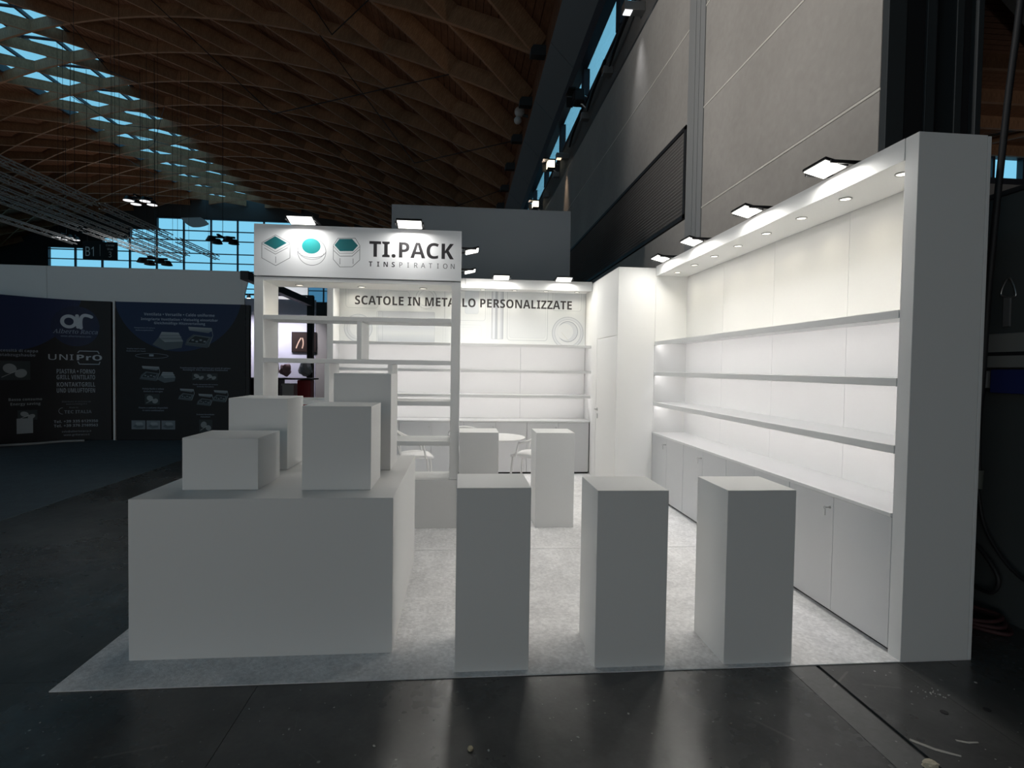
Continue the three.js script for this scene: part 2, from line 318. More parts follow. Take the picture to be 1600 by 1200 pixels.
// ---------- hall wall on the stand's side ----------
{
  const w = struct('wall_hall_right');
  part(w, 'wall_core', [bx(3.33, 3.6, 0, 7.95, ZFAR, -4.17, 0), bx(3.33, 3.6, 0, 10.6, 1, ZNEAR, 0)], M.darkBand);
  const rows = [0, 1.2, 2.55, 3.905, 5.26, 6.62, 7.95], spans = [[-4.165, -7.45], [-8, -20], [-20, -32], [-32, -44], [-44, -60], [-60, -76]];
  for (const [a, b] of spans) for (let r = 0; r < rows.length - 1; r++) {
    if (r === 3 && a === -8) continue;
    part(w, 'concrete_panel', bx(3.25, 3.33, rows[r] + 0.012, rows[r + 1] - 0.012, b + 0.008, a - 0.008, 0.006), M.concrete);
    if (r) part(w, 'joint_sealant', bx(3.246, 3.33, rows[r] - 0.011, rows[r] + 0.011, b, a, 0.004), M.sealant);
  }
  for (const [a, b] of [[-7.45, -7.6], [-7.615, -7.74], [-7.755, -7.99]]) part(w, 'joint_cover', bx(3.24, 3.33, 0, 7.95, b, a, 0.004), M.jointCover);
  // louvre
  part(w, 'louvre_frame', [bx(3.23, 3.33, 3.905, 3.97, -20, -8, 0), bx(3.23, 3.33, 5.2, 5.26, -20, -8, 0), bx(3.23, 3.33, 3.9, 5.26, -8.07, -8, 0), bx(3.31, 3.33, 3.9, 5.26, -20, -8, 0)], M.black);
  for (let k = 0; k < 23; k++) { const g = bx(-0.022, 0.022, -0.004, 0.004, -5.96, 5.96, 0).rotateZ(-0.35).translate(3.265, 4 + k * 0.0535, -14.03); part(w, 'louvre_slat', g, M.louvre); }
  // plain band, then the strip of high windows, then the sloping soffit
  part(w, 'upper_band', bx(3.3, 3.6, 7.95, 8.95, ZFAR, -4.12, 0), M.darkBand);
  part(w, 'coping', bx(3.25, 3.33, 7.93, 7.99, ZFAR, -4.12, 0), M.darkSteel);
  part(w, 'window_head', [bx(3.1, 3.33, 9.84, 10.05, ZFAR, -4.12, 0), bx(3.15, 3.36, 10.09, 10.45, ZFAR, -4.12, 0)], M.frame);
  part(w, 'window_sill', bx(3.27, 3.6, 8.9, 8.98, ZFAR, -4.12, 0), M.frame);
  for (let z = -75; z < -4; z += 3.5) {
    part(w, 'window_post', [bx(3.24, 3.4, 8.95, 9.85, z - 0.05, z + 0.05, 0), bx(3.24, 3.4, 8.95, 9.85, z + 0.2, z + 0.29, 0)], M.frame);
    part(w, 'window_pane', bx(3.3, 3.31, 8.99, 9.84, z + 0.3, z + 3.44, 0), M.glass);
  }
  const sl = (z0, z1) => { const g = bx(-0.52, 0.52, -0.03, 0.03, z0 + 0.02, z1 - 0.02, 0); g.rotateZ(-0.79); return g.translate(2.86, 10.78, 0); };
  for (let z = -76; z < -4; z += 3.51) part(w, 'soffit_panel', sl(z, z + 3.51), M.soffit);
  part(w, 'soffit_backing', [bx(-0.52, 0.52, 0.04, 0.1, ZFAR, ZNEAR, 0).rotateZ(-0.79).translate(2.88, 10.8, 0)], M.black);
  part(w, 'parapet', [bx(3.2, 3.38, 10.4, 12.9, ZFAR, ZNEAR, 0), bx(2.7, 3.6, 12.7, 13, ZFAR, ZNEAR, 0)], M.deckDark);
  // silver brackets on the band
  for (const z of [-12.5, -14.8, -19.3, -21.6]) part(w, 'wall_bracket', bx(3.08, 3.3, 8.28, 8.44, z - 0.1, z + 0.1, 0.01), M.steel);
}
// steel column that ends the panel wall
{
  const c = struct('column_hall', [3.6, 0, -4.2]);
  part(c, 'flange', bx(3.25, 3.4, 0, 10.6, -4.165, -4.1, 0.004), M.darkSteel);
  part(c, 'web_panel', bx(3.4, 3.58, 0, 10.6, -4.5, -4.13, 0.004), M.black);
  part(c, 'rib_panel', bx(3.585, 3.667, 0, 10.6, -4.5, -4.115, 0.004), M.darkSteel);
  part(c, 'recess_panel', bx(3.667, 3.84, 0, 10.6, -4.6, -4.3, 0.004), M.black);
  part(c, 'rib_panel', bx(3.84, 3.9, 0, 10.6, -4.5, -4.12, 0.004), M.darkSteel);
  part(c, 'recess_panel', bx(3.9, 4.0, 0, 10.6, -4.5, -4.16, 0.004), M.black);
  part(c, 'flange', bx(4.0, 4.05, 0, 10.6, -4.5, -4.1, 0.004), M.darkSteel);
}
// dark partition right of the column and what hangs on it
{
  const p = struct('wall_service');
  part(p, 'wall_panel', bx(3.7, 3.76, 0, 2.92, -4.08, 1, 0.004), mat({ color: lin(0.06, 0.068, 0.068), roughness: 0.8 }));
  part(p, 'top_rail', bx(3.685, 3.775, 2.9, 2.935, -4.08, 1, 0.004), M.black);
  const b = thing('power_box', 'grey power distribution box with blue socket panel fixed to the dark partition', 'power box', [3.6, 1.5, -3.45]);
  part(b, 'case', bx(3.58, 3.7, 1.72, 1.95, -3.64, -3.2, 0.012), mat({ color: lin(0.22, 0.22, 0.21), roughness: 0.5 }));
  part(b, 'vent_strip', bx(3.575, 3.585, 1.8, 1.825, -3.56, -3.25, 0.002), M.black);
  part(b, 'socket_panel', bx(3.6, 3.7, 1.55, 1.71, -3.5, -3.22, 0.008), mat({ color: lin(0.02, 0.03, 0.14), roughness: 0.5 }), 'dark blue socket panel');
  part(b, 'switch', bx(3.58, 3.7, 1.58, 1.7, -3.6, -3.52, 0.008), mat({ color: lin(0.2, 0.2, 0.2), roughness: 0.5 }));
  const h = thing('hook_strap', 'grey strap with metal triangle hook hanging on the dark partition above the power box', 'strap', [3.66, 2.1, -3.45]);
  part(h, 'triangle_hook', tube([[3.68, 2.33, -3.47], [3.68, 2.22, -3.52], [3.68, 2.2, -3.42]], 0.006, 30, 6, true), M.steel);
  part(h, 'strap', bx(3.675, 3.69, 2.0, 2.2, -3.5, -3.45, 0.004), mat({ color: lin(0.12, 0.12, 0.12), roughness: 0.8 }));
  const g = thing('plug_cable', 'black cable with pale plug drooping from the power box to the floor', 'cable', [3.6, 0, -3.5]);
  part(g, 'plug', new THREE.CylinderGeometry(0.035, 0.03, 0.13, 14).translate(3.62, 0.94, -3.58), mat({ color: lin(0.1, 0.11, 0.095), roughness: 0.5 }));
  part(g, 'cord', tube([[3.62, 0.88, -3.58], [3.61, 0.62, -3.5], [3.6, 0.42, -3.32], [3.6, 0.3, -3.1], [3.6, 0.06, -3.0]], 0.012), M.black);
  part(g, 'cord', tube([[3.63, 1.0, -3.58], [3.64, 1.3, -3.6], [3.64, 1.55, -3.58], [3.66, 1.72, -3.5]], 0.012), M.black);
  part(g, 'cord', tube([[3.62, 0.52, -3.66], [3.6, 0.45, -3.5], [3.6, 0.3, -3.38], [3.6, 0.2, -3.42], [3.62, 0.18, -3.58]], 0.014), M.black);
  seed = 12;
  solo('red_hose', 'coiled dull red hose lying on the floor against the dark partition', 'hose', [0, 1, 2].map((k) => tube([[3.3, 0.02 + k * 0.02, -3.75], [3.55, 0.02 + k * 0.02, -3.6 + k * 0.03], [3.6, 0.03 + k * 0.02, -3.35], [3.5, 0.02 + k * 0.02, -3.2 - k * 0.05], [3.35, 0.02 + k * 0.02, -3.35], [3.3, 0.02 + k * 0.02, -3.6]], 0.014, 40, 6, true)), mat({ color: lin(0.05, 0.016, 0.018), roughness: 0.7 }));
  solo('hanging_cable', 'thick black cable hanging down past the end pillar from the roof', 'cable', tube([[3.405, 9.5, -3.1], [3.41, 4.2, -3.2], [3.4, 3.4, -3.26], [3.4, 2.7, -3.31], [3.4, 2.2, -3.34], [3.42, 1.2, -3.42], [3.6, 0.1, -3.92]], 0.019, 60), M.black);
}
// the next hall, seen past the column
{
  const w = struct('wall_next_hall');
  const wy = [13.84, 15.18], wall = mat({ color: lin(0.3, 0.3, 0.3), roughness: 0.85 });
  part(w, 'wall_panel', bx(29, 52, 0, 13.5, -32.4, -32, 0), wall);
  part(w, 'window_sill', bx(29, 52, 13.5, wy[0], -32.5, -31.9, 0), M.frame);
  part(w, 'window_head', bx(29, 52, wy[1], 15.6, -32.5, -31.9, 0), M.frame);
  for (let x = 28.15 + 2.05 * 0; x < 52; x += 2.05) { part(w, 'window_post', bx(x + 0.28, x + 0.45, wy[0], wy[1], -32.4, -32, 0), M.frame); part(w, 'window_pane', bx(x + 0.45, x + 2.33, wy[0], wy[1], -32.22, -32.2, 0), M.glass); }
  part(w, 'wall_panel', bx(51.6, 52, 0, 17, -32, 1.4, 0), wall);
  part(w, 'wall_panel', bx(3.6, 52, 0, 17, 1.0, 1.4, 0), wall);
  part(w, 'wall_panel', prism([[4.0, -4.52], [29.6, -32.4], [29.2, -32.4], [3.6, -4.52]], 0, 16.1), wall);  // unseen slanted wall, shaped to leave open sky behind the high windows
  const c = struct('ceiling_next_hall');
  part(c, 'roof_skin', prism([[3.6, -4.52], [29.2, -32.8], [52.4, -32.8], [52.4, 1.4], [3.6, 1.4]], 15.75, 16.1), M.deckDark);
  for (let z = -32; z < -12; z += 0.34) part(c, 'deck_board', bx(3.95 + (-z - 4.52) * 0.918, 51.6, 15.68, 15.74, z + 0.02, z + 0.32, 0), M.deck);
  for (const z of [-31.6, -28.2, -25.6, -22.8]) part(c, 'ceiling_rib', bx(4.3 + (-z - 4.52) * 0.918, 51.6, 15.05, 15.7, z - 0.1, z + 0.1, 0), M.rib);
  part(c, 'ceiling_rib', rod([20, 15.3, -17], [46, 15.3, -31.5], 0.2, 4), M.rib);
  part(c, 'ceiling_rib', rod([42, 15.3, -15], [29.6, 15.3, -31.5], 0.2, 4), M.rib);
  const nl = thing('bay_lamp', 'unseen hall lamp in the next hall, placed to light its timber ceiling', 'hall lamp', [34, 9, -20], 'unseen next hall lamps');
  part(nl, 'head', cyl(0.5, 0.3, 0.4, 34, 9, -20, 20), M.blackMetal); part(nl, 'lens', cyl(0.46, 0.46, 0.01, 34, 8.985, -20, 20), M.bayLens); part(nl, 'upper_lens', cyl(0.28, 0.28, 0.01, 34, 9.4, -20, 20), M.bayLens); part(nl, 'suspension', rod([34, 9.4, -20], [34, 15.7, -20], 0.02, 5), M.blackMetal);
  spotLight([34, 9.45, -20], [33, 15, -22], lin(1, 0.95, 0.9), 60, 1.4, 0.5, 10);  // lamp is out of view, placed to light this ceiling
  part(c, 'steel_beam', bx(-4, 4, -0.14, 0.14, -0.14, 0.14, 0.01).rotateY(0.5).translate(22, 15.0, -20), mat({ color: lin(0.3, 0.3, 0.29), roughness: 0.6 }));
}

// ---------- hall ends and far side wall ----------
function facade(name, z, out) {
  const w = struct(name), zi = z, zo = z + out * 0.5, steps = [[-52.13, 16.05], [-45.66, 17.45], [-42.34, 18.75], [-39.08, 20.25]], bottom = 9.95;
  const L = steps.map(([x]) => x), mirror = (x) => 2 * -30.26 - x;
  const s = new THREE.Shape(), pts = [[3.6, 0], [3.6, 12.9]];
  for (let i = 8; i >= -12; i--) pts.push(arc(i, RV + DEPTH + 0.1));
  pts.push([-63.3, 12.9], [-63.3, 0]);
  pts.forEach(([x, y], i) => (i ? s.lineTo(x, y) : s.moveTo(x, y)));
  const hole = new THREE.Path(), hp = [[L[0], bottom]];
  steps.forEach(([x, y], i) => { if (i) hp.push([x, steps[i - 1][1]]); hp.push([x, y]); });
  for (const [x, y] of hp.slice().reverse()) hp.push([mirror(x), y]);
  hp.forEach(([x, y], i) => (i ? hole.lineTo(x, y) : hole.moveTo(x, y))); s.holes.push(hole);
  part(w, 'wall_panel', boxUV(new THREE.ExtrudeGeometry(s, { depth: 0.5, bevelEnabled: false }).translate(0, 0, Math.min(zi, zo))), mat({ color: lin(0.05, 0.055, 0.06), roughness: 0.8 }));
  const xs = [-52.13, -48.87, -45.66, -42.34, -39.08, -35.76, -32.4, -29.1, -25.8, -22.4, -21.44 + 0, -18.18, -14.86, -11.65, -8.39].filter((x, i) => i !== 9);
  const ys = [9.95, 11.4, 12.65, 13.6, 14.6, 15.8, 17.46, 18.7, 20.25];
  const topAt = (x) => { const q = x > -30.26 ? mirror(x) : x; let t = 0; for (const [sx, sy] of steps) if (q >= sx - 0.01) t = sy; return t; };
  for (let i = 0; i < xs.length; i++) {
    const mid = (xs[i] + (xs[i + 1] ?? xs[i] + 1)) / 2, t = Math.max(topAt(xs[i] - 0.2), topAt(xs[i] + 0.2));
    part(w, 'window_mullion', bx(xs[i] - 0.09, xs[i] + 0.09, bottom, t, zi - 0.12, zi + 0.12, 0), M.frame);
    if (i === xs.length - 1) break;
    const tt = topAt(mid);
    for (let j = 0; j < ys.length - 1; j++) {
      if (ys[j] > tt - 0.3) break;
      const y1 = Math.min(ys[j + 1], tt);
      part(w, 'window_pane', bx(xs[i] + 0.09, xs[i + 1] - 0.09, ys[j] + 0.05, y1 - 0.05, zi + out * 0.1, zi + out * 0.12, 0), M.glass);
      part(w, 'window_bar', bx(xs[i] + 0.09, xs[i + 1] - 0.09, y1 - 0.055, y1 + 0.055, zi - 0.1, zi + 0.1, 0), M.frame);
    }
  }
  return w;
}
facade('wall_hall_far', ZFAR, -1);
facade('wall_hall_near_unseen', ZNEAR, 1);  // unseen glazed end behind the viewer, placed to bring daylight onto the fronts
{
  const w = struct('wall_hall_left');
  part(w, 'wall_panel', bx(-63.3, -62.8, 0, 13, ZFAR, ZNEAR, 0), M.concrete);
  part(w, 'eaves_panel', bx(-63.4, -62.3, 11.2, 13.1, ZFAR, ZNEAR, 0), M.soffit);
  // buildings outside the far glazing
  const b1 = solo('outside_building', 'dark roofed building seen outside low in the far windows', 'building', prism([[-75, -118], [-52, -118], [-52, -130], [-75, -130]], 0, 14.6), mat({ color: lin(0.02, 0.025, 0.03) }));
  const roof = new THREE.Shape([new THREE.Vector2(-52, 14.5), new THREE.Vector2(-39, 21.5), new THREE.Vector2(-26, 14.5)]);
  const b2 = thing('outside_hall', 'pale blue gabled hall roof seen outside through the far windows beside the sign', 'building', [-39, 0, -130]);
  part(b2, 'wall', bx(-52, -26, 0, 14.5, -140, -120, 0), mat({ color: lin(0.2, 0.25, 0.3) }));
  part(b2, 'roof', new THREE.ExtrudeGeometry(roof, { depth: 22, bevelEnabled: false }).translate(9, 0, -141), mat({ color: lin(0.25, 0.33, 0.42), roughness: 0.8 }));
}

// ---------- the stand: carpet ----------
{
  const c = thing('stand_carpet', 'light grey carpet laid in wide strips under the white exhibition stand', 'carpet', [0.47, 0, -6]);
  const edges = [-2.955, -5.05, -7.12, -9.14];
  for (let k = 0; k < 3; k++) part(c, 'carpet_strip', bx(-2.045, 2.995, 0.0005, 0.007, edges[k + 1] + 0.003, edges[k] - 0.003, 0.002), M.carpet);
  const b = solo('blue_carpet', 'dark blue grey carpet laid before the navy banner stand', 'carpet', bx(-24, -4.72, 0.0005, 0.008, -12.48, -4.2, 0.002), M.blueCarpet);
}
const G = 0.007;   // top of the carpet

// long shelf wall on the closed side
{
  const w = struct('wall_stand_right');
  for (let k = 0; k < 4; k++) part(w, 'wall_panel', bx(2.98, 3.0, G, 2.91, -7.2 + k * 1.036 + 0.0015, -7.2 + (k + 1) * 1.036 - 0.0015, 0.001), M.wall);
  part(w, 'wall_backing', bx(3.002, 3.02, G, 3.03, -7.2, -3.0, 0), M.white);
  const p = thing('end_pillar', 'tall white end pillar closing the long shelf wall at the aisle', 'pillar', [2.77, G, -3]);
  part(p, 'pillar_box', bx(2.55, 2.972, G, 3.035, -3.055, -2.957, 0.003), M.white);
  part(p, 'back_panel', bx(2.974, 2.995, G, 3.03, -3.06, -2.957, 0.002), M.white);
  const b = thing('soffit_beam', 'white top beam with soffit over the long shelf wall', 'beam', [2.76, 2.91, -5.1]);
  part(b, 'fascia', bx(2.547, 2.565, 2.908, 3.035, -7.198, -3.057, 0.002), M.white);
  part(b, 'soffit_board', bx(2.565, 2.98, 2.912, 2.93, -7.198, -3.057, 0.001), M.white);
  part(b, 'top_board', bx(2.565, 2.98, 3.01, 3.03, -7.198, -3.057, 0.001), M.white);
  const names = ['top', 'middle', 'lowest'];
  [2.045, 1.645, 1.247].forEach((y, k) => {
    const s = thing('wall_shelf', `long white backlit shelf on the long shelf wall, ${['topmost', 'middle one', 'lowest'][k]} of three`, 'shelf', [2.76, y - 0.05, -5.13], 'shelves on the long shelf wall');
    part(s, 'board', bx(2.565, 2.979, y - 0.022, y, -7.197, -3.058, 0.001), M.white);
    part(s, 'front_edge', bx(2.547, 2.564, y - 0.05, y, -7.197, -3.058, 0.002), M.white);
    part(s, 'led_strip', bx(2.566, 2.578, y - 0.034, y - 0.023, -7.17, -3.08, 0.001), M.led);
    areaLight([2.581, y - 0.032, -5.13], [2.9, y - 0.29, -5.13], PINK, POWER.led, 4.08, 0.014);
  });
  const t = solo('worktop', 'long white worktop on the cabinet row of the long shelf wall', 'worktop', bx(2.54, 2.979, 0.822, 0.845, -7.197, -3.058, 0.002), M.white);
}
const lockGeo = () => [new THREE.CylinderGeometry(0.009, 0.009, 0.008, 16).rotateX(Math.PI / 2), bx(-0.002, 0.002, -0.004, 0.004, 0, 0.03, 0.001), new THREE.TorusGeometry(0.008, 0.0018, 6, 14).rotateY(Math.PI / 2).translate(0, 0, 0.036), bx(-0.001, 0.001, -0.055, -0.012, 0.03, 0.036, 0.0005)];
// a two-door cabinet, front towards +z, base at its middle
function cabinet(w, label, group) {
  const t = new THREE.Group(); t.name = numbered('base_cabinet'); scene.add(t); tag(t, label, 'cabinet', group);
  const d = 0.42;
  part(t, 'carcass', [bx(-w / 2 + 0.002, w / 2 - 0.002, 0.035, 0.81, -d, -0.022, 0.001)], M.door);
  part(t, 'plinth', bx(-w / 2, w / 2, 0, 0.034, -d, -0.035, 0.001), M.black);
  for (const s of [-1, 1]) {
    const dr = part(t, 'door', s < 0 ? bx(-w / 2 + 0.0025, -0.0015, 0.03, 0.812, -0.02, 0, 0.0015) : bx(0.0015, w / 2 - 0.0025, 0.03, 0.812, -0.02, 0, 0.0015), M.door);
    if (s < 0) { const g = merge(lockGeo()).translate(-0.035, 0.735, 0.003), o = new THREE.Mesh(g, M.steel); o.name = 'lock_key'; o.userData.label = 'small metal lock with key'; dr.add(o); }
  }
  return t;
}
{
  const ord = ['fourth from the end pillar, beside the closet', 'third from the end pillar', 'second from the end pillar', 'right beside the end pillar'];
  let c0 = null;
  for (let k = 0; k < 4; k++) {
    const label = `white two-door cabinet under the long worktop, ${ord[k]}`, grp = 'cabinets under the long worktop';
    let c; if (!c0) c = c0 = cabinet(1.036, label, grp); else { c = c0.clone(); c.name = numbered('base_cabinet'); scene.add(c); c.userData = { ...c0.userData, label }; }
    c.position.set(2.549, G, -7.198 + 1.036 * (k + 0.5)); c.rotation.y = -Math.PI / 2;
  }
  const back = ['nearest the navy banners', 'second from the navy banners', 'second from the closet door', 'nearest the closet door'];
  let b0 = null;
  for (let k = 0; k < 4; k++) {
    const label = `white two-door cabinet in the rear wall row, ${back[k]}`, grp = 'cabinets of the rear wall';
    let c; if (!b0) { c = b0 = cabinet(0.989, label, grp); } else { c = b0.clone(); c.name = numbered('base_cabinet'); scene.add(c); c.userData = { ...b0.userData, label }; }
    c.position.set(-1.926 + 0.989 * (k + 0.5), G, -8.662);
  }
}
for (let k = 0; k < 8; k++) {
  const w = ['nearest the end pillar', 'second from the end pillar', 'third from the end pillar', 'fourth from the end pillar', 'fourth from the closet', 'third from the closet', 'second from the closet', 'nearest the closet'][k];
  downlight(`round recessed downlight in the long shelf wall soffit, ${w}`, 'downlights over the long shelf wall', [2.715, 2.912, -3.267 - k * 0.517]);
}
for (let k = 0; k < 4; k++) {
  const w = ['nearest the end pillar', 'second from the end pillar', 'second from the closet', 'nearest the closet'][k];
  flood(`flat lit flood light on the long shelf wall beam, ${w}`, 'flood lights on the long shelf wall', [2.445, 3.05, [-3.63, -4.67, -5.83, -6.77][k]], [-1, 0, 0], [1, 1.1, 1, 0.5][k]);
}

// ---------- storage closet ----------
{
  const w = struct('wall_closet');
  part(w, 'wall_panel', bx(2.045, 2.549, G, 3.015, -7.24, -7.2, 0.002), M.wall);
  part(w, 'wall_panel', bx(2.551, 2.99, G, 3.015, -7.24, -7.2, 0.002), M.wall);
  part(w, 'wall_panel', bx(2.045, 2.085, 2.124, 3.015, -8.31, -7.242, 0.002), M.wall);
  part(w, 'wall_panel', bx(2.045, 2.085, G, 3.015, -9.12, -8.313, 0.002), M.wall);
  part(w, 'wall_panel', bx(2.045, 2.085, G, 2.122, -7.262, -7.242, 0.001), M.wall);
  part(w, 'wall_panel', bx(2.97, 2.99, G, 3.015, -9.12, -7.242, 0.002), M.wall);
  const d = struct('door_1', [2.065, G, -7.78]);
  part(d, 'door_leaf', bx(2.047, 2.083, G + 0.004, 2.119, -8.308, -7.266, 0.002), M.wall);
  const h = part(d, 'door_handle', [new THREE.CylinderGeometry(0.011, 0.011, 0.05, 14).rotateZ(Math.PI / 2).translate(2.022, 1.07, -8.21), bx(1.992, 2.008, 1.06, 1.08, -8.215, -8.1, 0.006), new THREE.CylinderGeometry(0.025, 0.025, 0.008, 20).rotateZ(Math.PI / 2).translate(2.043, 1.07, -8.21)], M.steel, 'metal lever handle');
  part(d, 'lock_plate', new THREE.CylinderGeometry(0.024, 0.024, 0.01, 20).scale(1, 1, 0.7).rotateZ(Math.PI / 2).scale(1, 1.5, 1).translate(2.043, 0.97 - 0.485, -8.21).translate(0, 0.485, 0), M.steel);
}

// ---------- rear wall ----------
const mural = canvasTex(2048, 440, (c, w, h) => {
  c.fillStyle = '#d3d6d7'; c.fillRect(0, 0, w, h);
  const kx = w / 3.97, X = (px) => (-1.68 + (px - 556) * 0.010325 + 1.93) * kx, Y = (px, py) => h - (2.637 - (py - 474.5 - (px - 556) * 0.034) * 0.01044 - 2.04) * kx;
  const S = 0.010325 * kx;
  const rr = (x0, y0, x1, y1, r, lw = 2.5, col = '#a9afb4', fill) => { const xm = (x0 + x1) / 2; c.beginPath(); c.roundRect(X(x0), Y(xm, y0), (x1 - x0) * S, (y1 - y0) * S, r * S); if (fill) { c.fillStyle = fill; c.fill(); } c.lineWidth = lw; c.strokeStyle = col; c.stroke(); };
  const ring = (x, y, r, lw = 3, col = '#9aa0a6', fill) => { c.beginPath(); c.arc(X(x), Y(x, y), r * S, 0, 7); if (fill) { c.fillStyle = fill; c.fill(); } c.lineWidth = lw; c.strokeStyle = col; c.stroke(); };
  rr(541, 440, 590, 481, 5); rr(545, 440, 586, 477, 4, 1.5, '#c6cacd');
  rr(601.6, 456, 637.6, 478, 4);
  c.lineWidth = 3; c.strokeStyle = '#9aa0a6'; ring(663.5, 467, 16); ring(663.5, 467, 12, 2); rr(656, 478, 672, 484, 1, 2);
  ring(560, 511, 21, 4, '#a2a9b3', '#ccd0d4'); ring(560, 511, 17, 3, '#aab0b8'); ring(560, 511, 13, 2, '#c2c6cc', '#d6d9db');
  { const g = c.createLinearGradient(0, Y(634, 487), 0, Y(634, 534)); g.addColorStop(0, '#b9bdc4'); g.addColorStop(0.25, '#c8cbce'); g.addColorStop(0.45, '#c9cdd3'); g.addColorStop(0.7, '#d3d6d8'); g.addColorStop(1, '#b4b9c0'); rr(590, 487, 677, 534, 2, 2, '#a6abb2', g); rr(588, 486, 597, 535, 2, 2, '#a6abb2'); }
  c.strokeStyle = '#b4b9be'; c.lineWidth = 2; c.beginPath(); c.moveTo(X(693), Y(693, 440)); c.lineTo(X(693), Y(693, 497)); c.stroke();
  rr(692, 440, 756, 502, 4); rr(724, 440, 745, 492, 3, 2, '#b6bbc2', '#c8cdd2'); rr(690, 508, 750, 540, 4, 2, '#bcc1c5'); rr(694, 512, 747, 545, 3, 2, '#c4c8cc');
  { const g = c.createLinearGradient(X(766), 0, X(784.5), 0); [['#aeb2b8', 0], ['#d8dbde', 0.2], ['#9fa4ab', 0.4], ['#d6d8d9', 0.6], ['#b9bdc3', 0.85], ['#a0a5ab', 1]].forEach(([q, s]) => g.addColorStop(s, q)); rr(766, 436, 784.5, 532, 1, 2, '#9a9fa6', g); rr(759, 436, 762, 532, 0, 1.5, '#bcc1c5'); rr(788, 436, 790, 532, 0, 1.5, '#bcc1c5'); }
  rr(791, 430, 855, 535, 5, 3.5); rr(794, 430, 852, 531, 4, 2, '#bcc1c6', '#cfd2d4');
  rr(863, 436, 909, 489, 3, 2.5); rr(866, 436, 906, 486, 3, 1.5, '#c6cacd', '#cdd0d3');
  ring(888, 523, 25, 4, '#9fa5ac', '#cacdd1'); ring(888, 523, 21, 3, '#a7adb4', '#d4d6d8'); ring(888, 521, 16, 5, '#949aa2', '#c8cbcf'); ring(884, 521, 13, 2, '#c7cbd0', '#d6d8d9');
  c.strokeStyle = '#c6c6bc'; c.lineWidth = 3; c.beginPath(); c.moveTo(X(878), Y(878, 522)); c.lineTo(X(890), Y(890, 536)); c.stroke();
  c.fillStyle = '#2c2a2d'; fitText(c, 'SCATOLE IN METALLO PERSONALIZZATE', X(554), h - (2.632 - 2.04) * kx, X(895) - X(554), 0.137 * kx, '600');
});
{
  const w = struct('wall_stand_rear');
  for (let k = 0; k < 2; k++) part(w, 'wall_panel', bx(-1.93 + k * 2.903, k ? 2.04 : 0.9695, 0.845, 2.91, -9.12, -9.102, 0.001), M.wall);
  part(w, 'end_panel', bx(-2.022, -1.93, G, 3.035, -9.12, -8.66, 0.003), M.white);
  const pr = part(w, 'printed_panel', new THREE.BoxGeometry(3.966, 0.858, 0.004).translate(0.0535, 2.476, -9.1), mat({ map: mural, roughness: 0.6 }), 'printed panel with line drawings of tins and dark lettering');
  const b = thing('soffit_beam', 'white top beam with soffit over the rear wall lettering', 'beam', [0.05, 2.9, -8.88]);
  for (const [x0, x1] of [[-1.93, 0.05], [0.053, 2.04]]) part(b, 'fascia', bx(x0, x1, 2.89, 3.035, -8.678, -8.66, 0.002), M.white);
  part(b, 'soffit_board', bx(-1.93, 2.04, 2.905, 2.925, -9.1, -8.678, 0.001), M.white);
  part(b, 'top_board', bx(-1.93, 2.04, 3.01, 3.03, -9.1, -8.678, 0.001), M.white);
  [2.04, 1.638, 1.247].forEach((y, k) => {
    const s = thing('wall_shelf', `white backlit shelf on the rear wall, ${['topmost, just under the lettering', 'middle one of three', 'lowest, nearest the cabinets'][k]}`, 'shelf', [0.05, y - 0.045, -8.88], 'shelves on the rear wall');
    part(s, 'board', bx(-1.929, 2.043, y - 0.02, y, -9.1, -8.678, 0.001), M.white);
    part(s, 'front_edge', bx(-1.929, 2.043, y - 0.045, y, -8.677, -8.66, 0.002), M.white);
    part(s, 'led_strip', bx(-1.9, 2.02, y - 0.031, y - 0.021, -8.69, -8.679, 0.001), M.led);
    areaLight([0.055, y - 0.03, -8.694], [0.055, y - 0.29, -9.02], PINK, POWER.led, 3.9, 0.014);
  });
  solo('worktop', 'white worktop over the rear wall cabinets behind the round table', 'worktop', bx(-1.929, 2.043, 0.822, 0.843, -9.1, -8.655, 0.002), M.white);
  for (let k = 0; k < 8; k++) {
    const x = 1.846 - k * 0.505, n = ['nearest the closet', 'second from the closet', 'third from the closet', 'fourth from the closet', 'fifth from the closet', 'sixth from the closet', 'seventh from the closet', 'farthest from the closet'][k];
    downlight(`round recessed downlight above the rear wall lettering, ${n}`, 'downlights over the rear wall', [x, 2.905, -8.9]);
  }
  [1.565, 0.597, -0.39, -1.38].forEach((x, k) => flood(`flat lit flood light on the rear wall beam, ${['nearest the closet', 'second from the closet', 'third from the closet', 'farthest from the closet'][k]}`, 'flood lights on the rear wall', [x, 3.04, -8.54], [0, 0, 1], [0.6, 0.9, 0.9, 0.9][k]));
  solo('grey_partition', 'tall plain dark grey partition wall rising behind the rear wall of the stand', 'partition', bx(-1.168, 1.82, 0, 4.33, -9.48, -9.4, 0.004), M.greyPanel);
}

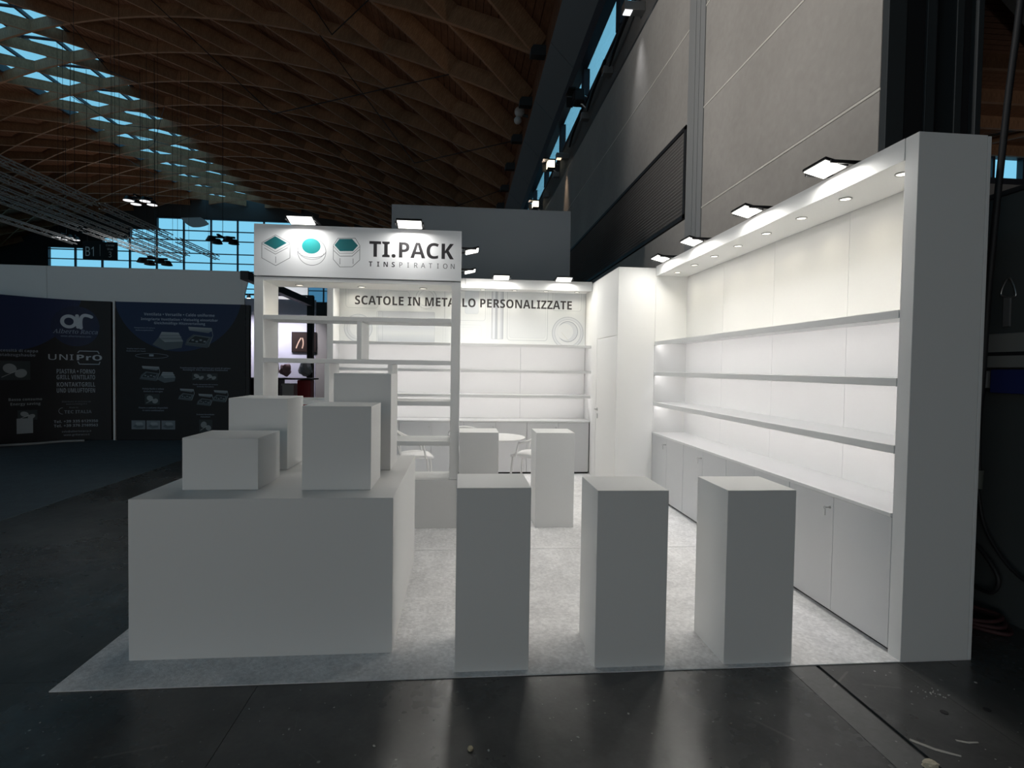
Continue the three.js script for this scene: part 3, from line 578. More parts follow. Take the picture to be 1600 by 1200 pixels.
// ---------- sign frame ----------
const signPrint = canvasTex(2036, 510, (c, w, h) => {
  c.fillStyle = '#eceef1'; c.fillRect(0, 0, w, h);
  const ink = '#4a4d52', teal = '#0f8a8c', dark = '#0b6a70';
  const X = (x) => (x - 70) * 1.404, Y = (x, y) => (y - 128 - (x - 70) * 0.0385) * 1.424, P = (l) => l.map(([x, y]) => [X(x), Y(x, y)]);
  const line = (l, lw = 5, close = false) => { poly(c, P(l), close); c.lineWidth = lw; c.strokeStyle = ink; c.lineJoin = 'round'; c.stroke(); };
  const fill = (l, f) => { poly(c, P(l)); c.fillStyle = f; c.fill(); };
  line([[216, 208], [315, 264], [315, 368], [218, 422], [123, 367], [123, 262]], 4, true);
  fill([[213, 216], [293, 264], [214, 308], [134, 264]], dark);
  line([[124, 268], [216, 326], [314, 270]], 3); line([[140, 298], [215, 342], [300, 297]], 4); line([[218, 358], [218, 402]], 4);
  c.lineWidth = 4; c.strokeStyle = ink; c.beginPath(); c.arc(X(465), Y(465, 325), 97 * 1.41, 0, 7); c.stroke();
  c.fillStyle = teal; c.beginPath(); c.ellipse(X(461), Y(461, 286), 64 * 1.41, 54 * 1.41, 0, 0, 7); c.fill();
  c.beginPath(); c.ellipse(X(465), Y(465, 322), 96 * 1.41, 46 * 1.41, 0, 0.06, Math.PI - 0.06); c.stroke();
  c.beginPath(); c.ellipse(X(465), Y(465, 330), 84 * 1.41, 50 * 1.41, 0, 0.12, Math.PI - 0.12); c.lineWidth = 3; c.stroke();
  line([[646, 232], [766, 232], [798, 284], [798, 386], [746, 434], [660, 434], [614, 380], [614, 280]], 4, true);
  fill([[656, 237], [744, 237], [785, 284], [750, 323], [660, 323], [622, 280]], dark);
  line([[615, 288], [658, 338], [748, 338], [797, 292]], 3); line([[616, 318], [660, 358], [746, 358], [796, 312]], 4); line([[660, 372], [660, 416]], 4); line([[752, 376], [752, 414]], 4);
  c.fillStyle = '#2b292c'; fitText(c, 'TI.PACK', X(862), Y(862, 362), X(1466) - X(862), 110 * 1.424, 'bold');
  const s = 'TINSPIRATION', x0 = X(862), x1 = X(1472), base = Y(862, 431);
  c.textBaseline = 'alphabetic'; c.textAlign = 'center';
  for (let i = 0; i < s.length; i++) { c.save(); c.font = (i < 4 ? 'bold' : '') + ' 70px sans-serif'; c.fillStyle = i < 4 ? '#37353a' : '#626468'; c.fillText(s[i], x0 + 18 + (x1 - x0 - 36) * (i === 0 ? 0 : i === 11 ? 1 : i / 11), base); c.restore(); }
});
{
  const t = thing('sign_frame', 'white open display frame carrying the lit sign with teal tin drawings', 'display frame', [-1.03, G, -5.97]);
  const F = -5.744, B = -6.2, W = M.white;
  part(t, 'post', bx(-2.045, -1.955, 0.51, 2.534, B, F, 0.003), W);
  part(t, 'post', bx(-0.105, -0.012, 0.51, 2.534, B, F, 0.003), W);
  part(t, 'base_box', bx(-2.045, -0.02, G, 0.508, B, F, 0.003), W);
  part(t, 'header', bx(-1.954, -0.106, 2.497, 2.534, B, F, 0.002), W);
  const head = part(t, 'sign_box', bx(-2.045, -0.01, 2.542, 3.05, B, F + 0.004, 0.003), M.sign);
  const print = new THREE.Mesh(new THREE.BoxGeometry(2.031, 0.504, 0.003), mat({ map: signPrint, roughness: 0.45 })); print.name = 'sign_print'; print.userData.label = 'silver white sign face with teal tin drawings and black lettering';
  print.position.set(-1.0275 - t.position.x, 2.796 - t.position.y, F + 0.0065 - t.position.z); head.add(print);
  part(t, 'shelf', bx(-1.954, -0.106, 2.114, 2.158, B, F, 0.002), W);
  part(t, 'shelf', bx(-1.954, -0.106, 1.685, 1.731, B, F, 0.002), W);
  part(t, 'divider', bx(-1.047, -1.001, 1.732, 2.113, B, F, 0.002), W);
  part(t, 'divider', bx(-1.363, -1.316, 0.51, 1.684, B, F, 0.002), W);
  part(t, 'divider', bx(-0.738, -0.693, 0.51, 1.684, B, F, 0.002), W);
  part(t, 'shelf', bx(-1.954, -1.364, 1.27, 1.316, B, F, 0.002), W);
  part(t, 'shelf', bx(-1.315, -0.739, 0.86, 0.905, B, F, 0.002), W);
  part(t, 'shelf', bx(-0.692, -0.106, 1.268, 1.314, B, F, 0.002), W);
  part(t, 'shelf', bx(-0.692, -0.106, 0.858, 0.905, B, F, 0.002), W);
  solo('link_beam', 'white beam joining the sign frame to the rear wall, bearing two flood lights', 'beam', bx(-0.1, -0.03, 2.56, 3.04, -8.65, -6.21, 0.003), M.white);
  [-1.68, -1.047, -0.41].forEach((x, k) => downlight(`small recessed downlight under the sign, ${['nearest the outer post', 'middle one of three', 'nearest the inner post'][k]}`, 'downlights under the sign', [x, 2.497, -6.0]));
  [-1.555, -0.52].forEach((x, k) => flood(`flat lit flood light on top of the sign, ${['above the teal drawings', 'above the black lettering'][k]}`, 'flood lights on the sign', [x, 3.06, -5.6], [0, 0, 1], 0.5));
  [-6.77, -8.2].forEach((z, k) => flood(`flat lit flood light behind the sign, ${['upper and nearer of the pair', 'lower and farther of the pair'][k]}`, 'flood lights on the link beam', [0.115, 3.06, z], [1, 0, 0]));
}

// ---------- plinths and pedestals ----------
solo('display_table', 'big white cubic display table with four plinths standing on it', 'display table', bx(-1.82, -0.378, G, 0.912, -4.79, -3.236, 0.003), M.white);
{
  const T = 0.9125, grp = 'plinths on the display table';
  const p = (label, x0, x1, top, z) => solo('display_plinth', label, 'plinth', bx(x0, x1, T, top, z - 0.4, z, 0.003), M.white, grp);
  p('low white plinth at the front outer corner of the display table, lowest of the four', -1.64, -1.204, 1.225, -3.458);
  p('white plinth at the front of the display table nearest the aisle pedestals', -0.945, -0.537, 1.422, -3.44);
  p('tallest white plinth, on the rear of the display table before the sign frame', -0.905, -0.5, 1.612, -4.092);
  p('white plinth on the rear outer corner of the display table, behind the low one', -1.64, -1.234, 1.424, -4.121);
  const g2 = 'white pedestals on the stand carpet', q = (label, x, z, h = 1.0) => solo('pedestal', label, 'pedestal', bx(x, x + 0.405, G, h, z - 0.405, z, 0.003), M.white, g2);
  q('tall white pedestal at the carpet edge, nearest the display table', -0.014, -3.004, 1.017);
  q('tall white pedestal in the middle of the three at the carpet edge', 0.76, -3.0);
  q('tall white pedestal at the carpet edge nearest the end pillar', 1.503, -2.99);
  q('white pedestal standing farther back, right beside the sign frame post', -0.008, -5.72);
  q('white pedestal standing farther back, between the round table and the closet door', 0.788, -5.72);
}

// ---------- round table and chairs ----------
{
  const cx = 0.47, cz = -7.5, t = thing('round_table', 'round white bistro table before the rear wall cabinets', 'table', [cx, G, cz]);
  part(t, 'tabletop', new THREE.LatheGeometry([[0, 0.715], [0.395, 0.715], [0.405, 0.722], [0.408, 0.73], [0.403, 0.738], [0, 0.739]].map((p) => new THREE.Vector2(...p)), 56).translate(cx, 0, cz), M.plastic);
  part(t, 'column', cyl(0.026, 0.026, 0.69, cx, G + 0.02, cz), mat({ color: lin(0.3, 0.3, 0.3), roughness: 0.4, metalness: 0.6 }), 'grey metal column');
  part(t, 'base_plate', new THREE.LatheGeometry([[0, 0], [0.22, 0], [0.225, 0.008], [0.2, 0.014], [0.04, 0.03], [0, 0.03]].map((p) => new THREE.Vector2(...p)), 40).translate(cx, G, cz), mat({ color: lin(0.3, 0.3, 0.3), roughness: 0.4, metalness: 0.6 }));
  const c0 = thing('cafe_chair', 'x', 'chair', [0, 0, 0], 'white moulded chairs round the bistro table');
  // faces +z
  const seatShape = new THREE.Shape(); seatShape.moveTo(-0.2, -0.2); seatShape.bezierCurveTo(-0.08, -0.24, 0.08, -0.24, 0.2, -0.2); seatShape.bezierCurveTo(0.25, -0.05, 0.25, 0.12, 0.21, 0.2); seatShape.bezierCurveTo(0.1, 0.25, -0.1, 0.25, -0.21, 0.2); seatShape.bezierCurveTo(-0.25, 0.12, -0.25, -0.05, -0.2, -0.2);
  const seat = new THREE.ExtrudeGeometry(seatShape, { depth: 0.016, bevelEnabled: true, bevelSize: 0.01, bevelThickness: 0.008, bevelSegments: 2, steps: 1, curveSegments: 16 }).rotateX(Math.PI / 2).translate(0, 0.455, 0);
  { const p = seat.attributes.position; for (let i = 0; i < p.count; i++) { const x = p.getX(i), z = p.getZ(i); p.setY(i, p.getY(i) + 0.9 * x * x * 0.6 - 0.35 * z * z + 0.01); } seat.computeVertexNormals(); }
  part(c0, 'seat', seat, M.plastic);
  for (const s of [-1, 1]) { part(c0, 'leg', rod([s * 0.19, 0.45, 0.18], [s * 0.225, 0.002, 0.22], 0.014, 10), M.plastic); part(c0, 'leg', tube([[s * 0.22, 0.002, -0.27], [s * 0.2, 0.3, -0.22], [s * 0.2, 0.5, -0.21], [s * 0.22, 0.68, -0.22]], 0.014, 20, 8), M.plastic); }
  part(c0, 'backrest', [tube([[-0.25, 0.64, 0.08], [-0.25, 0.7, -0.1], [-0.16, 0.79, -0.25], [0, 0.82, -0.28], [0.16, 0.79, -0.25], [0.25, 0.7, -0.1], [0.25, 0.64, 0.08]], 0.016, 40), tube([[-0.2, 0.47, -0.2], [-0.2, 0.62, -0.24], [0, 0.72, -0.27], [0.2, 0.62, -0.24], [0.2, 0.47, -0.2]], 0.014, 36), tube([[-0.24, 0.46, 0.12], [-0.25, 0.64, 0.08]], 0.013, 8), tube([[0.24, 0.46, 0.12], [0.25, 0.64, 0.08]], 0.013, 8), tube([[-0.12, 0.47, -0.2], [-0.14, 0.66, -0.25], [-0.05, 0.81, -0.28]], 0.012, 16), tube([[0.12, 0.47, -0.2], [0.14, 0.66, -0.25], [0.05, 0.81, -0.28]], 0.012, 16)], M.plastic);
  const spots = [[-0.6, -7.55, 1.75, 'white moulded chair seen through the sign frame, beside the bistro table'], [0.1, -8.15, 0.15, 'white moulded chair showing only its back top behind the pedestal by the sign frame'], [0.97, -7.65, -1.1, 'white moulded chair half hidden by the pedestal nearest the closet door']];
  spots.forEach(([x, z, r, label], k) => { const c = k ? c0.clone() : c0; if (k) { c.name = numbered('cafe_chair'); scene.add(c); } c.position.set(x, G, z); c.rotation.y = r; c.userData = { ...c0.userData, label }; });
}

// ---------- navy banner stand ----------
const grillArt = (c, x, y, w, open) => {           // a contact grill as printed on the banner
  const h = w * 0.62, g = c.createLinearGradient(x, y, x, y + h); g.addColorStop(0, '#aab4bb'); g.addColorStop(0.3, '#6e7a82'); g.addColorStop(0.55, '#a0abb2'); g.addColorStop(1, '#3a454d');
  if (open) {
    c.fillStyle = '#4b5860'; poly(c, [[x + w * 0.08, y + h * 0.75], [x + w * 0.3, y + h * 0.45], [x + w, y + h * 0.6], [x + w * 0.8, y + h * 1.25], [x, y + h * 1.1]]); c.fill();
    c.fillStyle = '#1c2830'; poly(c, [[x + w * 0.2, y + h * 0.72], [x + w * 0.36, y + h * 0.52], [x + w * 0.88, y + h * 0.64], [x + w * 0.72, y + h * 1.02], [x + w * 0.1, y + h * 0.95]]); c.fill();
    c.strokeStyle = '#7e8b93'; c.lineWidth = 3; c.stroke();
    c.fillStyle = g; poly(c, [[x + w * 0.12, y], [x + w * 0.95, y + h * 0.05], [x + w * 0.98, y + h * 0.22], [x + w * 0.84, y + h * 0.36], [x + w * 0.16, y + h * 0.22]]); c.fill();
    c.strokeStyle = '#8f9ba2'; c.lineWidth = 4; poly(c, [[x + w * 0.95, y + h * 0.05], [x + w, y + h * 0.5], [x + w * 0.84, y + h * 1.2]], false); c.stroke();
    c.fillStyle = '#7e8b93'; for (let k = 0; k < 4; k++) c.fillRect(x + w * (0.24 + k * 0.14), y + h * (0.74 + (k % 2) * 0.08), w * 0.09, h * 0.1);
  } else {
    c.fillStyle = g; poly(c, [[x + w * 0.3, y], [x + w * 0.85, y + h * 0.02], [x + w, y + h * 0.5], [x + w * 0.4, y + h * 0.55], [x + w * 0.2, y + h * 0.3]]); c.fill();
    c.fillStyle = '#59666e'; poly(c, [[x + w * 0.2, y + h * 0.3], [x + w * 0.4, y + h * 0.55], [x + w, y + h * 0.5], [x + w * 0.95, y + h * 0.85], [x + w * 0.4, y + h], [x, y + h * 0.7]]); c.fill();
    c.strokeStyle = '#c2cad0'; c.lineWidth = 4; poly(c, [[x + w * 0.24, y + h * 0.28], [x + w * 0.94, y + h * 0.26]], false); c.stroke();
  }
};
const photoArt = (c, x, y, w, h) => { c.fillStyle = '#2a3438'; c.fillRect(x, y, w, h); c.fillStyle = '#8d9598'; c.beginPath(); c.ellipse(x + w * 0.35, y + h * 0.4, w * 0.22, h * 0.25, 0.4, 0, 7); c.ellipse(x + w * 0.7, y + h * 0.65, w * 0.2, h * 0.22, -0.5, 0, 7); c.fill(); c.strokeStyle = '#b9bfc1'; c.lineWidth = 3; c.beginPath(); c.moveTo(x + w * 0.1, y + h * 0.85); c.lineTo(x + w * 0.6, y + h * 0.5); c.stroke(); };
const textRows = (c, rows, x, y, size, gap, font = 'bold') => rows.forEach((s, i) => centred(c, s, x, y + i * gap, size, font));
const bannerBack = canvasTex(1056, 1170, (c, w, h) => {
  const X = (px) => (px - 182) / 201 * w, Y = (py) => (py - 471) / 217 * h;
  c.fillStyle = '#05070f'; c.fillRect(0, 0, w, h);
  c.fillStyle = '#0c2a52'; c.beginPath(); c.arc(X(278), Y(450), 100 / 201 * w, 0, 7); c.fill();
  c.fillStyle = '#aab6c6';
  textRows(c, ['Ventilata • Versatile • Caldo uniforme'], X(280), Y(491.5), 32, 40); textRows(c, ['Integrierte Ventilation • Vielseitig einsetzbar', 'Gleichmäßige Hitzeverteilung'], X(280), Y(499), 29, 32);
  c.fillStyle = '#8f9cad'; textRows(c, ['Temperatura di cottura', 'Bedienungskomfort'], X(226), Y(512), 15, 20);
  grillArt(c, X(238), Y(517), 250, false); grillArt(c, X(288), Y(508), 230, true);
  c.fillStyle = '#8f9cad'; textRows(c, ['Display touch screen', 'Bedienfeld mit Touch'], X(213), Y(545), 15, 20);
  c.strokeStyle = '#8a96a5'; c.lineWidth = 3; c.beginPath(); c.ellipse(X(237), Y(555), 132, 20, 0, 0, 7); c.stroke(); c.fillStyle = '#93a0ad'; c.fillRect(X(233), Y(552.5), 36, 18);
  grillArt(c, X(218), Y(571), 165, true); grillArt(c, X(245), Y(580), 150, false);
  c.fillStyle = '#8f9cad'; textRows(c, ['Funzionamento multifunzione per piatti di cottura', 'Kontaktgrill, Ofen, Mikrowellen Kombination'], X(320), Y(574), 17, 17); textRows(c, ['Facile estrazione del vassoio', 'Einfache Entnahme'], X(320), Y(600), 15, 18);
  photoArt(c, X(299), Y(581), 110, 62); photoArt(c, X(320), Y(581), 100, 62);
  textRows.call(null, c, [], 0, 0, 0, 0); c.fillStyle = '#8f9cad'; textRows(c, ['Pulizia facile e veloce', 'Einfach zu reinigen'], X(239), Y(608), 17, 22);
  photoArt(c, X(226), Y(615), 120, 92); grillArt(c, X(277), Y(606), 135, true); grillArt(c, X(306), Y(614), 135, true); grillArt(c, X(330), Y(608), 135, true);
  c.fillStyle = '#8f9cad'; textRows(c, ['Piastre a contatto disponibili', 'in varie combinazioni'], X(239), Y(638), 17, 22); textRows(c, ['Sistema brevettato', 'Patentiert'], X(320), Y(648), 16, 20);
  for (let k = 0; k < 3; k++) { c.fillStyle = '#77828a'; c.fillRect(X(205.5 + k * 23), Y(657), 112, 76); grillArt(c, X(208 + k * 23), Y(660), 84, false); }
  photoArt(c, X(310), Y(655), 110, 110);
});
const bannerCurve = canvasTex(1380, 1170, (c, w, h) => {
  const Y = (py) => (py - 472) / 216 * h;
  c.fillStyle = '#04060e'; c.fillRect(0, 0, w, h);
  c.fillStyle = '#0b2350'; c.beginPath(); c.ellipse(w * 0.5, Y(440), w * 0.36, Y(552) - Y(440), 0, 0, 7); c.fill();
  const cx = w * 0.82;
  c.fillStyle = '#0a2046'; c.beginPath(); c.arc(cx, Y(512), 165, 0, 7); c.fill();
  c.strokeStyle = '#c6d0dc'; c.lineWidth = 26; c.lineCap = 'round';
  c.beginPath(); c.arc(cx - 48, Y(505), 44, 0, 7); c.stroke(); c.beginPath(); c.moveTo(cx + 6, Y(496)); c.lineTo(cx + 12, Y(513)); c.stroke();
  c.beginPath(); c.moveTo(cx + 32, Y(514)); c.bezierCurveTo(cx + 20, Y(494), cx + 50, Y(492), cx + 106, Y(497)); c.stroke();
  c.fillStyle = '#93a2b8'; c.font = 'italic 46px serif'; c.textAlign = 'center'; c.fillText('Alberto Racca', cx, Y(523)); c.font = '20px sans-serif'; c.fillText('www.albertoracca.com', cx, Y(528.5));
  c.fillStyle = '#b8c0c9'; fitText(c, 'UNI', cx - 190, Y(563.5), 175, 46, ''); fitText(c, 'PrO', cx - 8, Y(563.5), 196, 46, 'bold');
  c.strokeStyle = '#9aa4af'; c.lineWidth = 8; c.beginPath(); c.moveTo(cx + 10, Y(552)); c.lineTo(cx + 20, Y(549.5)); c.lineTo(cx + 150, Y(549.5)); c.lineTo(cx + 160, Y(553)); c.moveTo(cx + 10, Y(566)); c.lineTo(cx + 20, Y(569.5)); c.lineTo(cx + 160, Y(569.5)); c.lineTo(cx + 166, Y(566)); c.stroke();
  c.fillStyle = '#98a1aa'; [['PIASTRA • FORNO', 584], ['GRILL VENTILATO', 593], ['KONTAKTGRILL', 604], ['UND UMLUFTOFEN', 613]].forEach(([s, y]) => fitText(c, s, cx - 132, Y(y), 264, 36, 'bold'));
  c.fillStyle = '#7c8690'; textRows(c, ['Distribuito in esclusiva da', 'www.kontaktgrill.it'], cx, Y(628), 17, 20, ''); textRows(c, ['Made by'], cx - 20, Y(637), 16, 20, ''); c.lineWidth = 3; c.beginPath(); c.arc(cx - 92, Y(641), 26, 1.6, 4.7); c.stroke(); textRows(c, ['TEC ITALIA'], cx + 10, Y(645), 36, 40);
  c.fillStyle = '#98a1aa'; fitText(c, 'Tel. +39 335 6129350', cx - 150, Y(659), 300, 22, 'bold'); fitText(c, 'Tel. +39 376 2169563', cx - 150, Y(665.5), 300, 22, 'bold');
  textRows(c, ['info@albertoracca.it', 'www.grillaracca.it'], cx, Y(674), 22, 28, '');
  c.fillStyle = '#8a93a0'; textRows(c, ['Nessuna necessità di cappa', 'Keine Dunstabzugshaube'], w * 0.5, Y(553), 30, 34); photoArt(c, w * 0.47, Y(566), 190, 150); textRows(c, ['Basso consumo', 'Energy saving'], w * 0.585, Y(624), 28, 36); photoArt(c, w * 0.55, Y(638), 120, 80); c.fillStyle = '#8f979c'; c.fillRect(w * 0.545, Y(650), 100, 120);
});
{
  const t = thing('banner_stand', 'dark neighbouring stand wall with white top boards and navy printed banner about contact grills', 'banner wall', [-7, 0, -12.7]);
  part(t, 'fascia_board', bx(-15, -8.645, 2.93, 3.65, -12.62, -12.555, 0.004), M.white);
  part(t, 'fascia_board', bx(-8.64, -4.72, 2.93, 3.65, -12.62, -12.555, 0.004), M.white);
  part(t, 'fascia_return', new THREE.ExtrudeGeometry(new THREE.Shape([new THREE.Vector2(0, 2.93), new THREE.Vector2(0, 3.65), new THREE.Vector2(0.16, 3.6), new THREE.Vector2(0.05, 3.15), new THREE.Vector2(0.05, 2.93)]), { depth: 0.04, bevelEnabled: false }).translate(-4.72, 0, -12.6), M.white);
  part(t, 'printed_banner', new THREE.BoxGeometry(2.64, 2.93, 0.03).translate(-5.955, 1.473, -12.545), mat({ map: bannerBack, roughness: 0.6 }), 'navy printed banner with grey pictures of grills');
  part(t, 'side_panel', bx(-4.63, -4.55, 0, 2.93, -12.62, -12.53, 0.003), M.black);
  part(t, 'post', bx(-7.315, -7.275, 0, 2.95, -12.56, -12.5, 0.004), M.plastic);
  part(t, 'back_wall', bx(-15, -4.6, 0, 2.93, -12.7, -12.63, 0.004), M.black);
  // curved pop-up display
  const d = thing('curved_banner', 'curved navy pop-up display with round emblem and grill lettering', 'pop-up display', [-8.6, 0, -11.7]);
  const curve = new THREE.CatmullRomCurve3([[-9.7, -10.2], [-9.3, -11.0], [-8.87, -11.63], [-8.4, -12.12], [-7.9, -12.4], [-7.34, -12.5]].map(([x, z]) => V(x, 0, z))), n = 36, pos = [], uv = [], idx = [];
  for (let k = 0; k <= n; k++) {
    const p = curve.getPointAt(k / n), tg = curve.getTangentAt(k / n), nx = tg.z * 0.02, nz = -tg.x * 0.02;
    for (const [y, s] of [[0.012, 1], [2.93, 1], [2.93, -1], [0.012, -1]]) { pos.push(p.x + s * nx * -1, y, p.z - s * nz); uv.push(k / n, y / 2.93); }
  }
  for (let k = 0; k < n; k++) for (let f = 0; f < 4; f++) { const a = 4 * k + f, b = 4 * k + (f + 1) % 4; idx.push(a, a + 4, b, b, a + 4, b + 4); }
  const g = new THREE.BufferGeometry(); g.setAttribute('position', new THREE.Float32BufferAttribute(pos, 3)); g.setAttribute('uv', new THREE.Float32BufferAttribute(uv, 2)); g.setIndex(idx); const gg = g.toNonIndexed(); gg.computeVertexNormals();
  part(d, 'printed_banner', gg, mat({ map: bannerCurve, roughness: 0.6, side: THREE.DoubleSide }));
  solo('plastic_sheet', 'crumpled clear plastic sheet lying on the blue carpet at the foot of the curved display', 'plastic sheet', [tube([[-9.0, 0.035, -10.9], [-8.65, 0.05, -11.35], [-8.35, 0.036, -11.7], [-8.0, 0.04, -12.05], [-7.7, 0.035, -12.2]], 0.025, 40, 5), tube([[-9.1, 0.055, -10.7], [-8.8, 0.05, -11.1], [-8.6, 0.055, -11.25]], 0.04, 24, 5)], mat({ color: lin(0.3, 0.32, 0.33), roughness: 0.3 }));
}

// ---------- lit stand seen through the sign frame ----------
{
  const w = thing('lit_wall', 'pale lit wall of a far stand seen through the sign frame', 'stand wall', [-5, 0, -17.2]);
  part(w, 'panel', bx(-7.2, -4.35, 0, 3.6, -17.3, -17.2, 0.004), mat({ color: lin(0.6, 0.6, 0.7), roughness: 0.7 }));
  part(w, 'panel', bx(-4.34, -3.6, 0, 3.1, -17.3, -17.2, 0.004), mat({ color: lin(0.4, 0.38, 0.36), roughness: 0.7 }));
  const art = canvasTex(256, 200, (c, W, H) => { c.fillStyle = '#2a1a16'; c.fillRect(0, 0, W, H); c.lineCap = 'round'; for (const [a, b, x, y, p, q] of [[45, 160, 70, 90, 95, 60], [110, 160, 130, 110, 112, 60], [165, 160, 175, 110, 180, 70]]) { c.strokeStyle = '#d9b9a0'; c.lineWidth = 13; c.beginPath(); c.moveTo(a, b); c.quadraticCurveTo(x, y, p, q); c.stroke(); } });
  const tv = thing('wall_picture', 'dark framed picture with three pale wavy strokes on the lit far wall', 'picture', [-4.67, 2.33, -17.17]);
  part(tv, 'frame', bx(-5.03, -4.31, 2.03, 2.64, -17.198, -17.16, 0.004), M.black);
  part(tv, 'print', new THREE.BoxGeometry(0.68, 0.57, 0.006).translate(-4.67, 2.335, -17.157), mat({ map: art, roughness: 0.5 }));
  const r = thing('canopy_beam', 'black canopy frame of the far lit stand, sloping towards its post', 'canopy', [-4.3, 0, -15]);
  part(r, 'beam', bx(-4.36, -4.2, 3.33, 3.5, -16.4, -11.5, 0.004), M.black);
  part(r, 'post', bx(-4.36, -4.2, 0, 3.62, -16.5, -16.3, 0.004), M.black);
  part(r, 'lamp_rail', bx(-7.2, -4.2, 3.6, 3.64, -16.44, -16.36, 0.004), M.black);
  solo('white_banner', 'plain white banner board rising behind the far lit stand', 'banner', bx(-6.6, -5.4, 0, 4.75, -20.4, -20.3, 0.004), M.white);
  for (let k = 0; k < 4; k++) {
    const x = -6.6 + k * 0.62, z = -16.4;
    const s = thing('spot_lamp', `small spot lamp under the far canopy, ${['farthest from its post', 'second from the outer end', 'second from its post', 'nearest its post'][k]}`, 'spot lamp', [x, 3.55, z], 'spot lamps of the far lit stand');
    part(s, 'shade', cyl(0.06, 0.04, 0.1, x, 3.52, z, 14), M.white); part(s, 'lens', cyl(0.05, 0.05, 0.01, x, 3.508, z, 14), M.lens);
    spotLight([x, 3.49, z], [x, 0.5, z - 0.8], lin(0.93, 0.9, 1), POWER.stand, 0.95, 0.6, 2);
  }
  const bl = thing('unseen_banner_lamp', 'small unseen lamp placed to light the white banner behind the far lit stand', 'lamp', [-6, 3.64, -18.4]);
  part(bl, 'stem', rod([-6, 3.6, -17.25], [-6, 3.7, -18.35], 0.02, 6), M.black); part(bl, 'shade', cyl(0.09, 0.07, 0.12, -6, 3.66, -18.4, 14), M.black); part(bl, 'lens', bx(-6.06, -5.94, 3.68, 3.76, -18.5, -18.49, 0.002), M.lens);  // unseen lamp, placed to light the white banner
  spotLight([-6, 3.72, -18.55], [-6, 4.3, -20.3], lin(0.95, 0.95, 1), 9, 1.1, 0.7, 3);
  const cl = thing('curtain_column', 'warm lit column beside the navy banner wall', 'column', [-6.35, 0, -16.9]);
  part(cl, 'shaft', cyl(0.16, 0.16, 2.9, -6.2, 0, -16.6, 20), mat({ color: lin(0.6, 0.5, 0.4), roughness: 0.7 }));
  solo('red_cabinet', 'small red cabinet in the far lit stand seen low through the sign frame', 'cabinet', bx(-4.36, -4.02, 0.5, 1.25, -15.75, -15.4, 0.01), mat({ color: lin(0.45, 0.02, 0.03), roughness: 0.4 }));
  solo('white_crate', 'white crate beside the red cabinet in the far lit stand', 'crate', [bx(-4.75, -4.45, 0.5, 1.12, -15.75, -15.4, 0.01), bx(-4.77, -4.43, 1.1, 1.15, -15.77, -15.38, 0.01)], M.white);
  const tb = thing('counter_table', 'dark counter with red and white goods in the far lit stand', 'counter', [-5, 0, -15.6]);
  part(tb, 'top', bx(-6.4, -3.95, 1.26, 1.3, -16, -15.3, 0.005), M.black); part(tb, 'body', bx(-6.35, -4.85, 0.2, 1.25, -15.95, -15.45, 0.005), M.black); part(tb, 'foot', bx(-4.86, -4.0, 0.44, 0.49, -15.95, -15.35, 0.005), M.black); part(tb, 'foot', bx(-4.1, -4.0, 0, 0.44, -15.95, -15.35, 0.005), M.black);
  const bag = (x, label, col, s) => { const g = new THREE.IcosahedronGeometry(0.17 * s, 3), p = g.attributes.position; for (let i = 0; i < p.count; i++) { const a = p.getX(i), b = p.getY(i), c = p.getZ(i), k = 1 + 0.22 * Math.sin(a * 31 + b * 17) * Math.cos(c * 23 + b * 29); p.setXYZ(i, a * k, b * k * (b > 0 ? 1.4 : 0.9), c * k * 0.8); } g.computeVertexNormals(); g.translate(x, 1.335 + 0.17 * s, -15.6); solo('goods_bag', label, 'bag', g, mat({ color: col, roughness: 0.35 })); };
  bag(-5.05, 'pale plastic bag with goods on the far counter, below the dark picture', lin(0.5, 0.48, 0.5), 1); bag(-4.72, 'pinkish plastic bag on the far counter, second from the black post', lin(0.5, 0.3, 0.33), 0.85); bag(-4.2, 'clear whitish plastic bag on the far counter behind the black post', lin(0.45, 0.46, 0.48), 1); bag(-6.2, 'dark red goods bag on the far counter beside the warm column', lin(0.3, 0.02, 0.03), 0.9);
  const leaf = (x, z, h, label) => { const list = []; seed = Math.round(x * -100); for (let k = 0; k < 60; k++) { const a = rnd() * 6.3, r = rnd() * 0.22, y = 0.25 + rnd() * h; list.push(new THREE.SphereGeometry(0.05, 5, 4).scale(1, 0.25, 0.5).rotateZ(rnd() - 0.3).rotateY(a).translate(x + Math.cos(a) * r, y, z + Math.sin(a) * r)); }
    const t = thing('potted_plant', label, 'plant', [x, 0, z]); part(t, 'foliage', list, mat({ color: lin(0.03, 0.07, 0.02), roughness: 0.7 })); part(t, 'pot', cyl(0.13, 0.17, 0.28, x, 0, z, 18), M.black); };
  leaf(-5.1, -14.6, 0.75, 'dark green bushy plant before the far counter, under the dark picture'); leaf(-4.35, -14.3, 0.5, 'low dark green plant before the red cabinet of the far stand');
}

